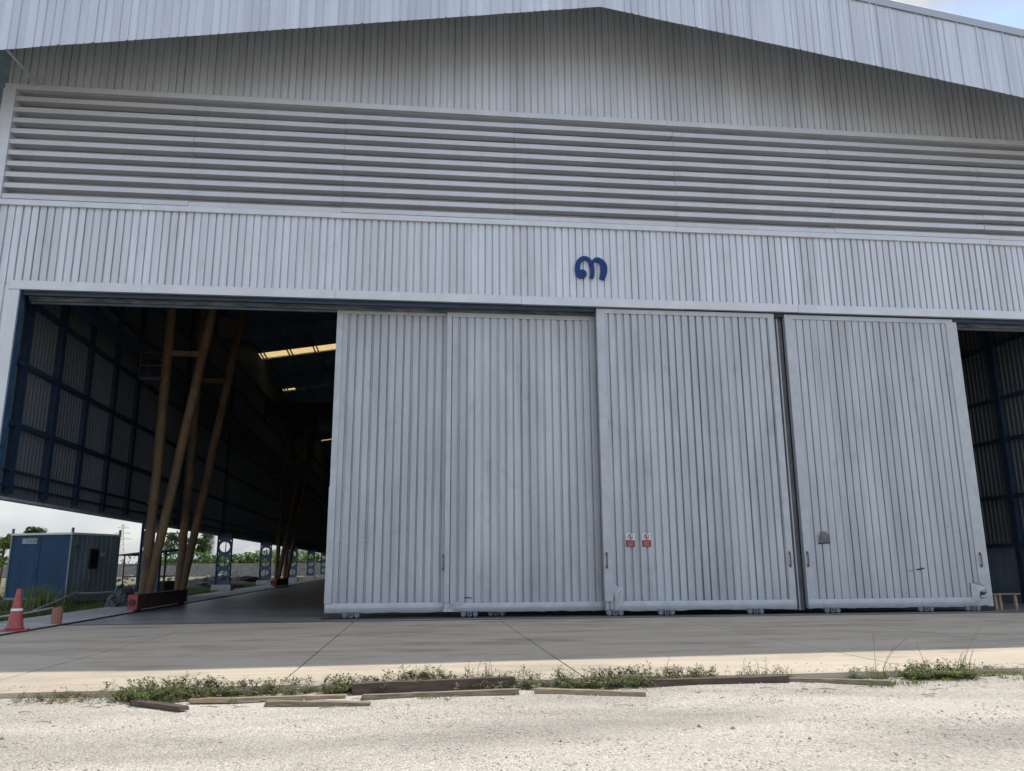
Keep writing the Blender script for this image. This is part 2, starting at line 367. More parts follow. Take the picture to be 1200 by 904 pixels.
for a, b in zip(cuts[:-1], cuts[1:]):
    d = random.uniform(-.01, .01); g.box(a+.002, b-.002, -.07+d, .02, 17.5+d, 17.7+d); 
part(g, 'upper_trim', 'trim')
g = MB()
for a, b in zip(cuts[:-1], cuts[1:]):
    d = random.uniform(-.012, .012); g.box(a+.1, b+.096, -.09+d, .05, 13.28+d, 13.47+d)
part(g, 'lower_trim', 'trim')
g = MB(); g.box(XL-.02, XL+.38, -.1, .6, 13.3, 17.495); part(g, 'corner_trim', 'trim'); g = MB(); g.box(XR-.38, XR+.02, -.1, .6, 13.3, 17.495); part(g, 'corner_trim', 'trim')
g = MB(); prof = rib_profile(XL, XR, .246, .062, .06, 0, .22); sheet(g, prof, 10.6, 13.32, front(.0), 10, dents(50, XL, XR, 10.6, 13.3, 70, .008)); part(g, 'header_cladding', 'clad', 'ribbed silver wall band above the doors')
g = MB()
prof = rib_profile(XL, -13.22, .246, .085, .05); sheet(g, prof, 3.85, 10.64, front(.004)); part(g, 'jamb_cladding', 'clad'); g = MB()
prof = rib_profile(24.86, XR, .246, .085, .05); sheet(g, prof, .05, 10.64, front(.004)); part(g, 'jamb_cladding', 'clad')
g = MB(); cuts2 = [-13.28, -9.2, -3.0, 3.3, 9.1, 13.3, 19.5, 24.9]
for a, b in zip(cuts2[:-1], cuts2[1:]):
    d = random.uniform(-.01, .01); g.box(a+.004, b-.004, -.09+d, .05, 10.37+d, 10.665+d)
part(g, 'door_head_trim', 'trim')
g = MB(); g.box(-13.24, -12.96, -.06, .03, 3.8, 10.37); part(g, 'jamb_trim', 'trim'); g = MB(); g.box(24.6, 24.88, -.06, .03, .05, 10.37); part(g, 'jamb_trim', 'trim')
for s_, x in ((1, -13.1), (-1, 24.6)):
    g = MB(); g.box(x-.14, x+.14, .06, .36, 0, 10.4); g.box(x-.2, x+.2, .05, .08, 0, .3) if s_ < 0 else None
    part(g, 'jamb_post', 'blue', 'bright blue steel post at the door jamb')
g = MB(); g.box(-12.94, 24.4, .12, .22, 10.24, 10.46); part(g, 'track_beam', 'bluedk')
g = MB(); g.box(-12.94, 24.4, .58, .70, 10.21, 10.5); part(g, 'track_beam', 'rail', 'weathered pale track beam above the inner doors')
g = MB(); g.box(-12.94, 24.4, .3, .5, 10.32, 10.52); part(g, 'track_beam', 'blue')
g = MB(); g.box(-13.0, 24.5, .85, .95, 10.2, 13.4); part(g, 'header_lining', 'inside')
# fascia on the front overhang
g = MB()
for a, b in ((-18.5, XC), (XC, 30.2)):
    prof = rib_profile(a, b, .252, .05, -.036, 0, .8); sheet(g, prof, fz, lambda u: rz_(u)-.24, front(YF), 6, dents(int(a)+80, a, b, 17, 22, 60, .012))
    prof = [(u, o+.02) for u, o in prof]; sheet(g, prof[::-1], fz, lambda u: rz_(u)-.2, front(YF))
part(g, 'fascia', 'fascia', 'deep ribbed silver fascia hanging from the roof edge')
g = MB()
for a, b in ((-18.6, XC), (XC, 30.3)):
    for y0, y1, d0, d1 in ((YF-.06, YF-.005, .25, .015), (YF-.06, YF+.3, .015, 0.0)):
        z0a, z0b = rz_(a), rz_(b)
    vs = [(x, y, rz_(x)+dz) for x in (a, b) for y, dz in ((YF-.05, -.3), (YF-.075, -.02), (YF+.0, .06), (YF+.3, .05), (YF+.3, -.02), (YF-.03, -.06))]
    n = 6; g.add(vs, [(i, i+n, (i+1) % n+n, (i+1) % n) for i in range(n)]+[tuple(range(n)), tuple(range(2*n-1, n-1, -1))])
part(g, 'roof_edge_flashing', 'roof')
# roof with translucent strips
SKY = [(44.2, 46.4, -14, 22), (59.0, 60.2, -13.4, -11.6), (74, 76.2, -10.9, 22), (94, 96.2, -11.5, 22), (118, 120, -11, 20)]
SKY = [(44.2, 46.4, -14.0), (59.0, 60.2, None), (74, 76.2, -12.3), (94, 96.2, -13.0)]
ro = MB(); pu = MB(); sk = []
ys = [YF+.06]+[v for a in SKY for v in a[:2]]+[YB]
def slab(mb, xa, xb, ya, yb, t=.12):
    vs = [(hx(x, max(y, 0)), y, rz_(x)-d) for d in (0, t) for y in (ya, yb) for x in (xa, xb)]
    mb.add(vs, [(0, 1, 3, 2), (4, 6, 7, 5), (0, 4, 5, 1), (2, 3, 7, 6), (0, 2, 6, 4), (1, 5, 7, 3)])
for i in range(0, len(ys), 2):
    slab(ro, -18.5, XC, ys[i], ys[i+1]); slab(ro, XC, 30.2, ys[i], ys[i+1])
for a, b, x0 in SKY:
    if x0 is None:
        slab(ro, -18.5, -13.7, a, b); slab(ro, -12.3, XC, a, b); slab(ro, XC, 30.2, a, b)
        s_ = MB(); slab(s_, -13.69, -12.31, a, b, .02); sk.append(s_)
    else:
        slab(ro, -18.5, x0, a, b); slab(ro, XC, 30.2, a, b)
        s_ = MB(); slab(s_, x0+.01, XC-.01, a, b, .02); sk.append(s_)
roof = part(ro, 'roof', 'roof', 'shallow pitched silver steel roof dark on its underside')
g = MB()
for i in range(0, len(ys), 2):
    for xa, xb in ((-18.4, XC), (XC, 30.1)):
        ya, yb = ys[i]+.3, ys[i+1]
        if yb-ya < .5: continue
        vs = [(hx(x, max(y, 0)), y, rz_(x)-.16) for y in (ya, yb) for x in (xa, xb)]
        g.add(vs, [(0, 2, 3, 1)])
part(g, 'roof_lining', 'inside')
for s_ in sk: part(s_, 'skylight', 'sky_', 'glowing translucent roof strip')
for x in [-13+2.05*k for k in range(19)]:
    pass
pl_ = MB()
for k in range(18):
    x = -13.3+k*2.25
    for dx in (0, .28):
        for a, b in ((0.5, YB),):
            pl_ = MB(); pl_.bar((hx(x+dx, 1), 1, rz_(x+dx)-.26), (hx(x+dx, YB), YB, rz_(x+dx)-.26), .07, .16); part(pl_, 'purlin', 'inside')
g = MB()
for y in [2+17.4*k for k in range(8)]:
    for xa, xb in ((-14, XC), (XC, 25.6)):
        g = MB(); g.bar((hx(xa, y), y, rz_(xa)-.75), (hx(xb, y), y, rz_(xb)-.75), .25, .8); part(g, 'rafter', 'inside')
# side walls
WLX, WRX = -13.35, 24.42
def wallfn(x0, sgn): return lambda u, o, z: (hx(x0, u)+sgn*o, u, z)
ztl = lambda u: 19.85
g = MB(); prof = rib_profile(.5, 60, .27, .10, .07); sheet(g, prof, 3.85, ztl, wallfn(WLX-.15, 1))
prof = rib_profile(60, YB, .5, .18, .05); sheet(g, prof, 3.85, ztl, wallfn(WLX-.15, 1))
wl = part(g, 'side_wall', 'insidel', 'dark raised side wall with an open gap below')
g = MB(); prof = [(0.5, 0), (YB, 0)]; sheet(g, prof, 3.8, 19.9, wallfn(WLX-.3, 1)); g.bar((hx(WLX-.2, 0), .02, 3.84), (hx(WLX-.2, YB), YB, 3.84), .35, .08); part(g, 'outer_side_cladding', 'clad')
g = MB()
for z in (4.25, 4.75, 6.25, 8.29, 10.45, 12.6, 14.8, 17):
    w_ = .1 if z > 4.5 else .07
    g = MB(); g.bar((hx(WLX, .4), .4, z), (hx(WLX, YB), YB, z), .16, .16 if z > 5 else .06); part(g, 'girt', 'bluedk')
for y in [1.75, 4.45, 7.25, 10.2, 13.2]:
    g = MB(); g.box(hx(WLX, y)-.1, hx(WLX, y)+.08, y-.14, y+.14, 4.0, 17); part(g, 'wall_post', 'bluemid')
g = MB()
for y in [22, 34]:
    g = MB(); g.box(hx(WLX, y)-.1, hx(WLX, y)+.1, y-.14, y+.14, 4.0, 19); part(g, 'wall_post', 'bluedk')
g = MB(); g.bar((hx(-12.4, .6), .6, 11.0), (hx(-12.4, YB), YB, 11.0), .3, .5); part(g, 'crane_runway_beam', 'bluedk')
# right wall
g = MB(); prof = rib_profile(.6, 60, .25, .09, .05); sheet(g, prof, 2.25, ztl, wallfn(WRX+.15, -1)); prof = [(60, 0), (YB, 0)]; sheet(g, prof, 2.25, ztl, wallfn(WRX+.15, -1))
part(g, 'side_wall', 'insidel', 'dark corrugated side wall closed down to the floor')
g = MB(); g.box(0, .2, .6, YB, 0, 2.25)
for i, v in enumerate(g.v): g.v[i] = (hx(WRX+.1, v[1])+v[0], v[1], v[2])
part(g, 'plinth_wall', 'inside')
g = MB(); prof = [(0.5, 0), (YB, 0)]; sheet(g, prof[::-1], 0, 19.9, wallfn(XR, 1)); part(g, 'outer_side_cladding', 'clad')
g = MB()
for z in (2.3, 4.3, 6.64, 8.39, 10.7, 12.8, 15):
    g = MB(); g.bar((hx(WRX, .6), .6, z), (hx(WRX, 60), 60, z), .14, .14); part(g, 'girt', 'bluedk')
for y in (4.7, 9.5, 14.5):
    g = MB(); g.box(hx(WRX, y)-.1, hx(WRX, y)+.1, y-.15, y+.15, 0, 17); part(g, 'wall_post', 'bluedk')
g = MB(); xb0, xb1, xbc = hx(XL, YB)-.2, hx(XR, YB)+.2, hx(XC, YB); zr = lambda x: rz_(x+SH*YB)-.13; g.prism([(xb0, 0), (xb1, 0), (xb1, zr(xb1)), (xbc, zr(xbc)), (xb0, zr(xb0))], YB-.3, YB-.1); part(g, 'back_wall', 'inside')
# castellated blue columns under the open side
def column_mesh():
    H = 3.5; W = 1.0; t = .03
    mb = MB(); hz = [.62+.98*k for k in range(3)]; r = .35; N = 20
    for yy, fl in ((-t/2, 1), (t/2, -1)):
        base = len(mb.v)
    # web as bands between holes
    def ring(cz, n=N):
        return [(r*math.cos(2*math.pi*k/n), cz+r*math.sin(2*math.pi*k/n)) for k in range(n)]
    z0 = 0
    for cz in hz:
        a, b = cz-.47, cz+.47
        sq = []
        for k in range(N):
            c, s_ = math.cos(2*math.pi*k/N), math.sin(2*math.pi*k/N); q = max(abs(c)/(W/2-.04), abs(s_)/.47); sq.append((c/q, cz+s_/q))
        cc = ring(cz)
        vs = [(x, y, z) for y in (-t/2, t/2) for x, z in sq+cc]; n2 = 2*N; fs = []
        for k in range(N):
            k1 = (k+1) % N
            fs += [(k, k1, N+k1, N+k), (n2+k1, n2+k, n2+N+k, n2+N+k1), (N+k, N+k1, n2+N+k1, n2+N+k)]
        mb.add(vs, fs)
        if a > z0+.001: mb.box(-(W/2-.04), W/2-.04, -t/2, t/2, z0, a)
        z0 = b
    mb.box(-(W/2-.04), W/2-.04, -t/2, t/2, z0, H)
    for sx in (-1, 1): mb.box(sx*(W/2-.02)-.02, sx*(W/2-.02)+.02, -.16, .16, 0, H)
    mb.box(-.04, .0, .32, .44, 0, H)
    return mb
cm = None
for i, y in enumerate([16.3, 33.3, 51, 70, 89, 108, 127]):
    x = hx(-12.95, y)
    if cm is None:
        c = column_mesh().build('column', 'blue'); cm = c
        p_ = MB(); p_.box(-.66, .66, -.4, .5, -.55, 0); pq = p_.build('plinth', 'strip', c); pq_ = pq
    else:
        c = cm.copy(); COL.objects.link(c); q_ = pq.copy(); COL.objects.link(q_); q_.parent = c
    c.parent = hall; c.location = (x-XC, y, .42)
    c['label'] = 'blue steel column with a row of round holes'
# eave bracket at the left corner
g = MB(); g.tube([(-13.25, -.03, 17.72), (-13.12, YF+.06, 17.42)], .05, 8); part(g, 'eave_strut', 'steelg')

# sliding doors ---------------------------------------------------------------
def rect_frame(mb, x0, x1, z0, z1, wl_, wr, wb, wt, y0, y1):
    # mitred frame members
    mb.prism([(x0, z0), (x0+wl_, z0+wb), (x0+wl_, z1-wt), (x0, z1)], y0, y1)
    mb.prism([(x1-wr, z0+wb), (x1, z0), (x1, z1), (x1-wr, z1-wt)], y0, y1)
    mb.prism([(x0+.003, z0), (x1-.003, z0), (x1-wr, z0+wb-.003), (x0+wl_, z0+wb-.003)], y0+.003, y1)
    mb.prism([(x0+wl_, z1-wt+.003), (x1-wr, z1-wt+.003), (x1-.003, z1), (x0+.003, z1)], y0+.003, y1)
def bent_strip(x0, x1, z0, z1, y, amp, n=40, seed=0, vertical=False, th=.012):
    """hand bent sheet metal strip, buckled along its length"""
    rnd = random.Random(seed); mb = MB(); vs = []; fs = []
    cx = [rnd.uniform(-1, 1) for _ in range(n+1)]
    cx = [(cx[max(i-1, 0)]+2*cx[i]+cx[min(i+1, n)])/4 for i in range(n+1)]
    rows = 5
    for i in range(n+1):
        f = i/n
        for j in range(rows):
            h = j/(rows-1); bulge = math.sin(h*math.pi)*.03+cx[i]*amp*(1-.6*h)
            if vertical: vs.append((x0+(x1-x0)*h+cx[i]*amp*.4*(1 if j == 0 else 0), y-bulge, z0+(z1-z0)*f))
            else: vs.append((x0+(x1-x0)*f, y-bulge, z0+(z1-z0)*h+cx[i]*amp*.6*(1-h)))
    for i in range(n):
        for j in range(rows-1):
            a = i*rows+j; q = (a, a+rows, a+rows+1, a+1); fs.append(q if not vertical else q[::-1])
    mb.add(vs, fs); return mb
def handle_mb(x, z, y):
    mb = MB(); r_ = .018
    mb.tube([(x, y, z-.2), (x, y-.06, z-.2), (x, y-.06, z+.2), (x, y, z+.2)], .022, 8); mb.box(x-.035, x+.035, y-.012, y+.01, z-.26, z-.16); mb.box(x-.035, x+.035, y-.012, y+.01, z+.16, z+.26)
    return mb
def roller_mb(x, y):
    mb = MB(); r_ = .085
    return mb
def make_door(x0, x1, y, zb, zt_, pitch, label, wl_=.2, wr=.2, wb=.3, wt=.16, start=0., handles=(), rollers=(), seed=1, ribw=.08, ribd=.075):
    D = .16
    prof = rib_profile(x0+.02, x1-.02, pitch, ribw, ribd, start, .32)
    mb = MB(); sheet(mb, prof, zb+.05, zt_-.03, front(y), 44, dents(seed, x0, x1, .3, 9, 34, .012))
    for zz in (1.5, 3.9, 6.1, 8.3):
        k_ = x0+.16
        while k_ < x1-.2:
            mb.box(k_-.012, k_+.012, y-.012, y+.02, zz-.012, zz+.012); k_ += pitch
    mb.box(x0+.02, x1-.02, y+.105, y+D, zb+.03, zt_-.02)
    d = part(mb, 'sliding_door', 'door', label)
    fr = MB()
    # side and top members plain, bottom member buckled
    fr.prism([(x0, zb+(wb if wl_ else 0)), (x0+wl_, zb+wb), (x0+wl_, zt_-wt), (x0, zt_)], y-.035, y+D+.01)
    fr.prism([(x1-wr, zb+wb), (x1, zb+wb), (x1, zt_), (x1-wr, zt_-wt)], y-.035, y+D+.01)
    fr.prism([(x0+wl_, zt_-wt+.003), (x1-wr, zt_-wt+.003), (x1-.003, zt_), (x0+.003, zt_)], y-.032, y+D+.01)
    part(fr, 'door_frame', 'dtrim', parent=d)
    return d
def rail_strip(d, x0, x1, zb, wb, y, seed, amp=.02):
    b_ = bent_strip(x0, x1, zb, zb+wb, y-.032, amp, int((x1-x0)*8), seed); b_.box(x0, x1, y-.0, y+.16, zb+.01, zb+wb-.01)
    part(b_, 'bottom_rail', 'dtrim', parent=d, smooth=False)
def add_handle(d, x, z, y): part(handle_mb(x, z, y), 'handle', 'handle', parent=d)
def add_roller(d, x, y, s=1.):
    mb = MB(); w_ = .30*s
    n = 12
    for sx in (-1, 1):
        c0 = x+sx*.19*s
        ring = [(c0+.085*math.cos(2*math.pi*k/n), .095+.082*math.sin(2*math.pi*k/n)) for k in range(n)]
        mb.prism(ring, y-.06, y+.06)
        rg = [(c0+.05*math.cos(2*math.pi*k/n), .095+.05*math.sin(2*math.pi*k/n)) for k in range(n)]
        mb2 = rg
        mb.prism(rg, y-.075, y-.055)
    mb.box(x-.07*s, x+.07*s, y-.085, y+.08, .03, .185); mb.box(x-.3*s, x+.3*s, y-.02, y+.02, .15, .19)
    part(mb, 'roller', 'wheel', parent=d)
    hb = MB(); hb.box(x-.035, x+.035, y-.095, y-.083, .06, .15); part(hb, 'roller_cover', 'darkgap', parent=d)
Y1, Y2, Y3 = .76, .56, .08
k1 = (CAM_D+Y1)/CAM_D; k2 = (CAM_D+Y2)/CAM_D; k3 = (CAM_D+Y3)/CAM_D
x0 = -2.9*k1; d1 = make_door(x0, x0+6.4, Y1, .155, 10.26, .268, 'leftmost grey ribbed sliding door with a stained lap line low down', handles=(), seed=1)
rail_strip(d1, x0, x0+6.4, .155, .3, Y1, 11, .03)
g = MB(); g.box(x0-.02, x0+.2, Y1-.06, Y1+.18, .45, 4.15); part(g, 'edge_guard', 'dtrim', parent=d1)
g = MB(); g.box(x0+.2, x0+3.75, Y1-.004, Y1+.0, 2.42, 2.445); part(g, 'lap_strip', 'dtrim', parent=d1)
add_roller(d1, -2.15, Y1-.05)
x0 = .77*k2; d2 = make_door(x0, x0+6.0, Y2, .155, 10.19, .267, 'second grey ribbed sliding door with a torn lower left corner', seed=2, wl_=.16)
rail_strip(d2, x0+.25, x0+6.0, .155, .28, Y2, 12, .045)
add_handle(d2, x0-.03, 1.72, Y2-.02); add_roller(d2, 1.6, Y2-.05); add_roller(d2, 2.5, Y2+.3)
x0 = 5.93*k3; x1 = 12.36*k3
d3 = make_door(x0, x1, Y3, .155, 10.33, .262, 'third grey ribbed sliding door carrying two prohibition signs', seed=3, wl_=.28, wr=.22)
rail_strip(d3, x0+.36, x1, .155, .3, Y3, 13, .05)
add_handle(d3, x0+.09, 1.75, Y3-.035); add_handle(d3, x1-.12, 1.75, Y3-.035)
for xx in (6.25, 7.95, 10.95): add_roller(d3, xx, Y3-.02)
x0 = 12.76*k3; x1 = 19.18*k3
d4 = make_door(x0, x1, Y3, .155, 10.31, .265, 'rightmost grey ribbed sliding door with a dent, a tear and a buckled corner', seed=4, wl_=.27, wr=.27, ribw=.05, ribd=.05)
rail_strip(d4, x0, x1-.4, .155, .3, Y3, 14, .045)
g = MB(); g.box(x1+.004, x1+.22, Y3+.06, Y3+.22, .155, 10.31); part(g, 'edge_post', 'dtrim', parent=d4)
add_handle(d4, x0+.1, 1.75, Y3-.035); add_handle(d4, x1-.12, 1.7, Y3-.035)
for xx in (13.6, 16.9, 18.6): add_roller(d4, xx, Y3-.02)
# dark filler behind the gap between the third and fourth door
g = MB(); g.box(12.2, 12.80, .34, .46, .1, 10.3); part(g, 'inner_door_edge', 'edgegrey', 'dark edge of an inner door seen through the gap')
g = MB(); g.box(12.58, 12.63, .28, .337, .1, 10.3); part(g, 'edge_strip', 'dtrim')
# damage on the doors
def flap(poly, y, m, d, name, lab=None):
    mb = MB(); n = len(poly)
    vs = [(x, y-dy, z) for x, z, dy in poly]+[(x, y-dy+.012, z) for x, z, dy in poly]
    mb.add(vs, [tuple(range(n)), tuple(range(2*n-1, n-1, -1))]+[((i+1) % n, i, n+i, n+(i+1) % n) for i in range(n)])
    o = part(mb, name, m, lab, parent=d); return o
X3 = 5.93*k3
flap([(X3+.30, .16, .05), (X3+.36, .16, .05), (X3+.56, .46, .09), (X3+.62, .86, .06), (X3+.50, .92, .05), (X3+.30, .66, .10)], Y3, 'dtrim', d3, 'bent_corner', 'crumpled lower corner of the door frame')
flap([(X3+.02, .58, .04), (X3+.32, .62, .05), (X3+.48, .90, .06), (X3+.28, .99, .04), (X3+.0, .8, .03)], Y3+.012, 'dtrim', d3, 'bent_corner')
flap([(X3+.01, .44, .02), (X3+.34, .46, .02), (X3+.34, .60, .02), (X3+.01, .57, .02)], Y3-.004, 'black', d3, 'torn_gap')
X4 = 19.18*k3
flap([(X4-.62, .36, .05), (X4-.60, .92, .05), (X4-.32, .98, .10), (X4-.05, .78, .07), (X4-.1, .6, .03), (X4-.34, .66, .12), (X4-.40, .34, .10)], Y3, 'dtrim', d4, 'bent_corner', 'buckled lower corner of the door frame')
flap([(X4-.34, .5, .04), (X4-.12, .54, .04), (X4-.03, .64, .05), (X4-.3, .64, .04)], Y3+.005, 'black', d4, 'torn_gap')
flap([(X4-.42, .17, .05), (X4-.01, .2, .05), (X4-.02, .44, .07), (X4-.38, .40, .06)], Y3+.004, 'dtrim', d4, 'bent_corner')
XD = 13.38
flap([(XD-.02, 2.28, .05), (XD+.36, 2.30, .06), (XD+.32, 2.52, .12), (XD+.22, 2.66, .08), (XD+.08, 2.66, .08), (XD+.0, 2.5, .10)], Y3, 'edgegrey', d4, 'dent_flap', 'greyish punched out dent in the sheet')
flap([(XD-.06, 2.245, .02), (XD+.39, 2.265, .02), (XD+.38, 2.31, .03), (XD-.03, 2.29, .03)], Y3+.002, 'black', d4, 'tear')
flap([(16.45, 1.33, .012), (16.62, 1.345, .012), (16.63, 1.365, .012), (16.46, 1.345, .012)], Y3, 'black', d4, 'tear')
flap([(16.74, 1.375, .014), (16.86, 1.365, .014), (17.06, 1.42, .014), (17.07, 1.45, .014), (16.9, 1.43, .014), (16.76, 1.40, .014)], Y3, 'black', d4, 'tear')
flap([(.8*k2-.05, .17, .06), (1.06, .17, .05), (1.16, .36, .1), (1.02, .46, .08), (.82, .44, .04)], Y2, 'dtrim', d2, 'bent_corner', 'crumpled lower corner of the door frame')
flap([(1.05, .30, .05), (1.38, .44, .07), (1.30, .50, .06), (1.02, .42, .05)], Y2-.01, 'dtrim', d2, 'bent_corner')
flap([(1.42, .60, .02), (1.66, .575, .02), (1.74, .605, .02), (1.66, .60, .02), (1.5, .63, .02)], Y2, 'black', d2, 'tear')

# ------------------------------------------------------------------ number and signs
def ribbon(mb, pts, y0, y1):
    # pts: (x, z, half width) -> extruded stroke
    n = len(pts); Lp, Rp = [], []
    for i, (x, z, h) in enumerate(pts):
        xa, za, _ = pts[max(i-1, 0)]; xb, zb_, _ = pts[min(i+1, n-1)]
        d = Vector((xb-xa, zb_-za)).normalized(); nx, nz_ = -d.y, d.x
        Lp.append((x+nx*h, z+nz_*h)); Rp.append((x-nx*h, z-nz_*h))
    vs = [(x, y, z) for y in (y0, y1) for x, z in Lp+Rp]; N2 = 2*n; fs = []
    for i in range(n-1):
        fs += [(i, i+1, n+i+1, n+i), (N2+i+1, N2+i, N2+n+i, N2+n+i+1), (i, N2+i, N2+i+1, i+1), (n+i+1, N2+n+i+1, N2+n+i, n+i)]
    fs += [(0, n, N2+n, N2), (n-1, N2+n-1, N2+n+n-1, n+n-1)]
    mb.add(vs, fs)
def smooth_path(P, k=5):
    out = []
    n = len(P)
    for i in range(n-1):
        p0, p1, p2, p3 = P[max(i-1, 0)], P[i], P[i+1], P[min(i+2, n-1)]
        for j in range(k):
            t = j/k
            out.append(tuple(.5*((2*b)+(-a+c)*t+(2*a-5*b+4*c-d)*t*t+(-a+3*b-3*c+d)*t**3) for a, b, c, d in zip(p0, p1, p2, p3)))
    out.append(P[-1]); return out
def dg(px, py, w_):  # photo detail pixels to metres on the wall
    s = .002445; return ((px-555)*s, (450-py)*s, w_*s/2)
num = MB()
ring = [dg(425+42*math.cos(a), 545-42*math.sin(a), 46) for a in [R(-170+30*k) for k in range(13)]]
ribbon(num, ring, -.02, .06)
ribbon(num, smooth_path([dg(430, 590, 40), dg(385, 575, 66), dg(358, 500, 72), dg(362, 410, 72), dg(400, 335, 62), dg(462, 302, 52), dg(520, 325, 50), dg(556, 385, 56), dg(574, 460, 58), dg(572, 540, 56), dg(556, 608, 52)]), -.026, .06)
ribbon(num, smooth_path([dg(566, 420, 44), dg(585, 355, 44), dg(635, 316, 48), dg(692, 340, 68), dg(735, 400, 88), dg(742, 480, 94), dg(728, 555, 88), dg(708, 618, 76)]), -.032, .06)
o = num.build('number_sign', 'digit', loc=(5.80*(CAM_D-.1)/CAM_D, -.09, 11.78)); tag(o, 'blue raised Thai digit three on the wall above the doors', 'sign')
def sign(x, z, label, tilt, lean):
    e = empty('prohibition_sign', (x, Y3-.012, z), 0, label, 'sign', 'prohibition signs on the door'); e.rotation_euler.y = tilt
    b_ = MB(); b_.box(-.145, .145, -.012, .0, 0, .21); b_.build('lettering_panel', 'red', e)
    b_ = MB(); b_.box(-.145, .145, -.013, .0, .213, .43); b_.build('symbol_panel', 'white', e)
    c = MB(); n = 20; r0, r1 = .098, .074
    vs = [(r*math.cos(2*math.pi*k/n), -.0155, .318+r*math.sin(2*math.pi*k/n)) for r in (r0, r1) for k in range(n)]
    c.add(vs, [(k, (k+1) % n, n+(k+1) % n, n+k) for k in range(n)])
    c.bar((-.06, -.0165, .375), (.06, -.0165, .26), .003, .022, (1, 0, 1)); c.build('prohibition_ring', 'redpaint' if lean else 'handle', e)
    s_ = MB(); s_.prism([(-.035, .27), (.03, .265), (.05, .31), (.015, .335), (.02, .37), (-.01, .385), (-.03, .36), (-.015, .335), (-.045, .31)], -.0145, -.0135)
    s_.build('symbol', 'handle', e)
    t = MB()
    for zz, wd in ((.155, .10), (.115, .085), (.075, .095), (.04, .06)):
        xx = -wd
        while xx < wd:
            l_ = random.uniform(.012, .03); t.box(xx, min(xx+l_, wd), -.0145, -.0125, zz-.008, zz+.01); xx += l_+.01
    t.build('lettering', mat('faded_pink_lettering', (.55, .25, .24), .6), e)
sign(6.85, 2.18, 'left one of two small red and white prohibition signs on the door', R(1.5), 0)
sign(7.40, 2.18, 'right one of two small red and white prohibition signs on the door', R(-1), 1)

# ------------------------------------------------------------------ gantry cranes
def make_crane(label):
    c = empty('gantry_crane', (0, 0, 0), 0, label, 'crane', 'gantry cranes in the hall')
    Lg = 5.0
    for side, X in ((1, 0.), (-1, 33.2)):
        b_ = MB(); y0, y1 = -1.55, Lg+.75
        b_.box(X-.13, X+.13, y0+.06, y1-.06, .14, .60); b_.box(X-.18, X+.18, y0+.06, y1-.06, .60, .64); b_.box(X-.18, X+.18, y0+.06, y1-.06, .10, .14)
        ca = b_.build('end_carriage', 'brown', c)
        p_ = MB(); p_.box(X-.17, X+.17, y0, y0+.055, .1, .62); n = 14
        p_.build('end_plate', 'redpaint', ca)
        p_ = MB(); p_.tube([(X, y0-.08, .36), (X, y0, .36)], .11, 14); p_.build('buffer', 'black', ca)
        for yy in (-.9, Lg+.3):
            w_ = MB(); w_.tube([(X-.1, yy, .19), (X+.1, yy, .19)], .17, 16); w_.build('wheel', 'darkgap', ca)
        for yy in (0, Lg):
            for kind in (0, 1):
                l_ = MB(); top = 14.2
                if kind == 0: pts = [(X-side*.12, yy, .64), (X-side*.05, yy+.1, 5), (X-side*.03, yy+.1, top)]; rr = [.165, .19, .195]
                else: pts = [(X+side*.06, yy+.02, .64), (X+side*(.06+.135*4.4), yy+.05, 5), (X+side*(.06+.135*(top-.6)), yy+.05, top)]; rr = [.165, .19, .195]
                l_.tube(pts, rr, 14)
                for zz in ((4.1,) if kind == 0 else (7.4,)):
                    f = (zz-.64)/(top-.64); q = Vector(pts[0]).lerp(Vector(pts[2]), f); l_.tube([q-Vector((0, 0, .03)), q+Vector((0, 0, .03))], .205, 14)
                l_.build('leg', 'yellow', c, smooth=False)
            t_ = MB(); t_.bar((X-side*.05, yy, 10.25), (X+side*1.32, yy, 10.25), .16, .22); t_.build('tie_beam', 'yellow', c)
            t_ = MB(); t_.prism([(X+side*.9, 12.3), (X+side*1.6, 12.3), (X+side*1.9, 13.3), (X+side*.8, 13.3)], yy-.4, yy-.38); t_.build('gusset', 'brown', c)
        if side == 1:
            k_ = MB()
            for zz in (9.15, 9.65, 10.2):
                for a, b in (((-.95, -.3), (-.1, -.3)), ((-.95, -.3), (-.95, .7)), ((-.95, .7), (-.1, .7))): k_.bar((X+a[0], a[1], zz), (X+b[0], b[1], zz), .03, .03)
            for a in ((-.95, -.3), (-.95, .7), (-.1, .7), (-.1, -.3)): k_.bar((X+a[0], a[1], 9.1), (X+a[0], a[1], 10.2), .03, .03)
            k_.box(X-.95, X-.1, -.3, .7, 9.06, 9.1); k_.build('access_cage', 'darkgap', c)
    g_ = MB()
    for yy in (1., 4.): g_ = MB(); g_.box(-2, 35, yy-.3, yy+.3, 14.2, 15.6); g_.build('girder', 'brown', c)
    for yy in (0, Lg):
        pass
    g_ = MB()
    for X in (.9, 32.3): g_ = MB(); g_.box(X-1.3, X+1.3, -.3, Lg+.3, 13.9, 14.195); g_.build('cross_head', 'brown', c)
    return c
c1 = make_crane('nearer yellow legged gantry crane just inside the open doorway')
c1.location = (hx(-10.36, 7.3), 7.3, 0); c1.rotation_euler.z = SH
c2 = copy_tree(c1); c2.location = (hx(-10.62, 43), 43, 0); c2['label'] = 'farther yellow legged gantry crane deep inside the hall'

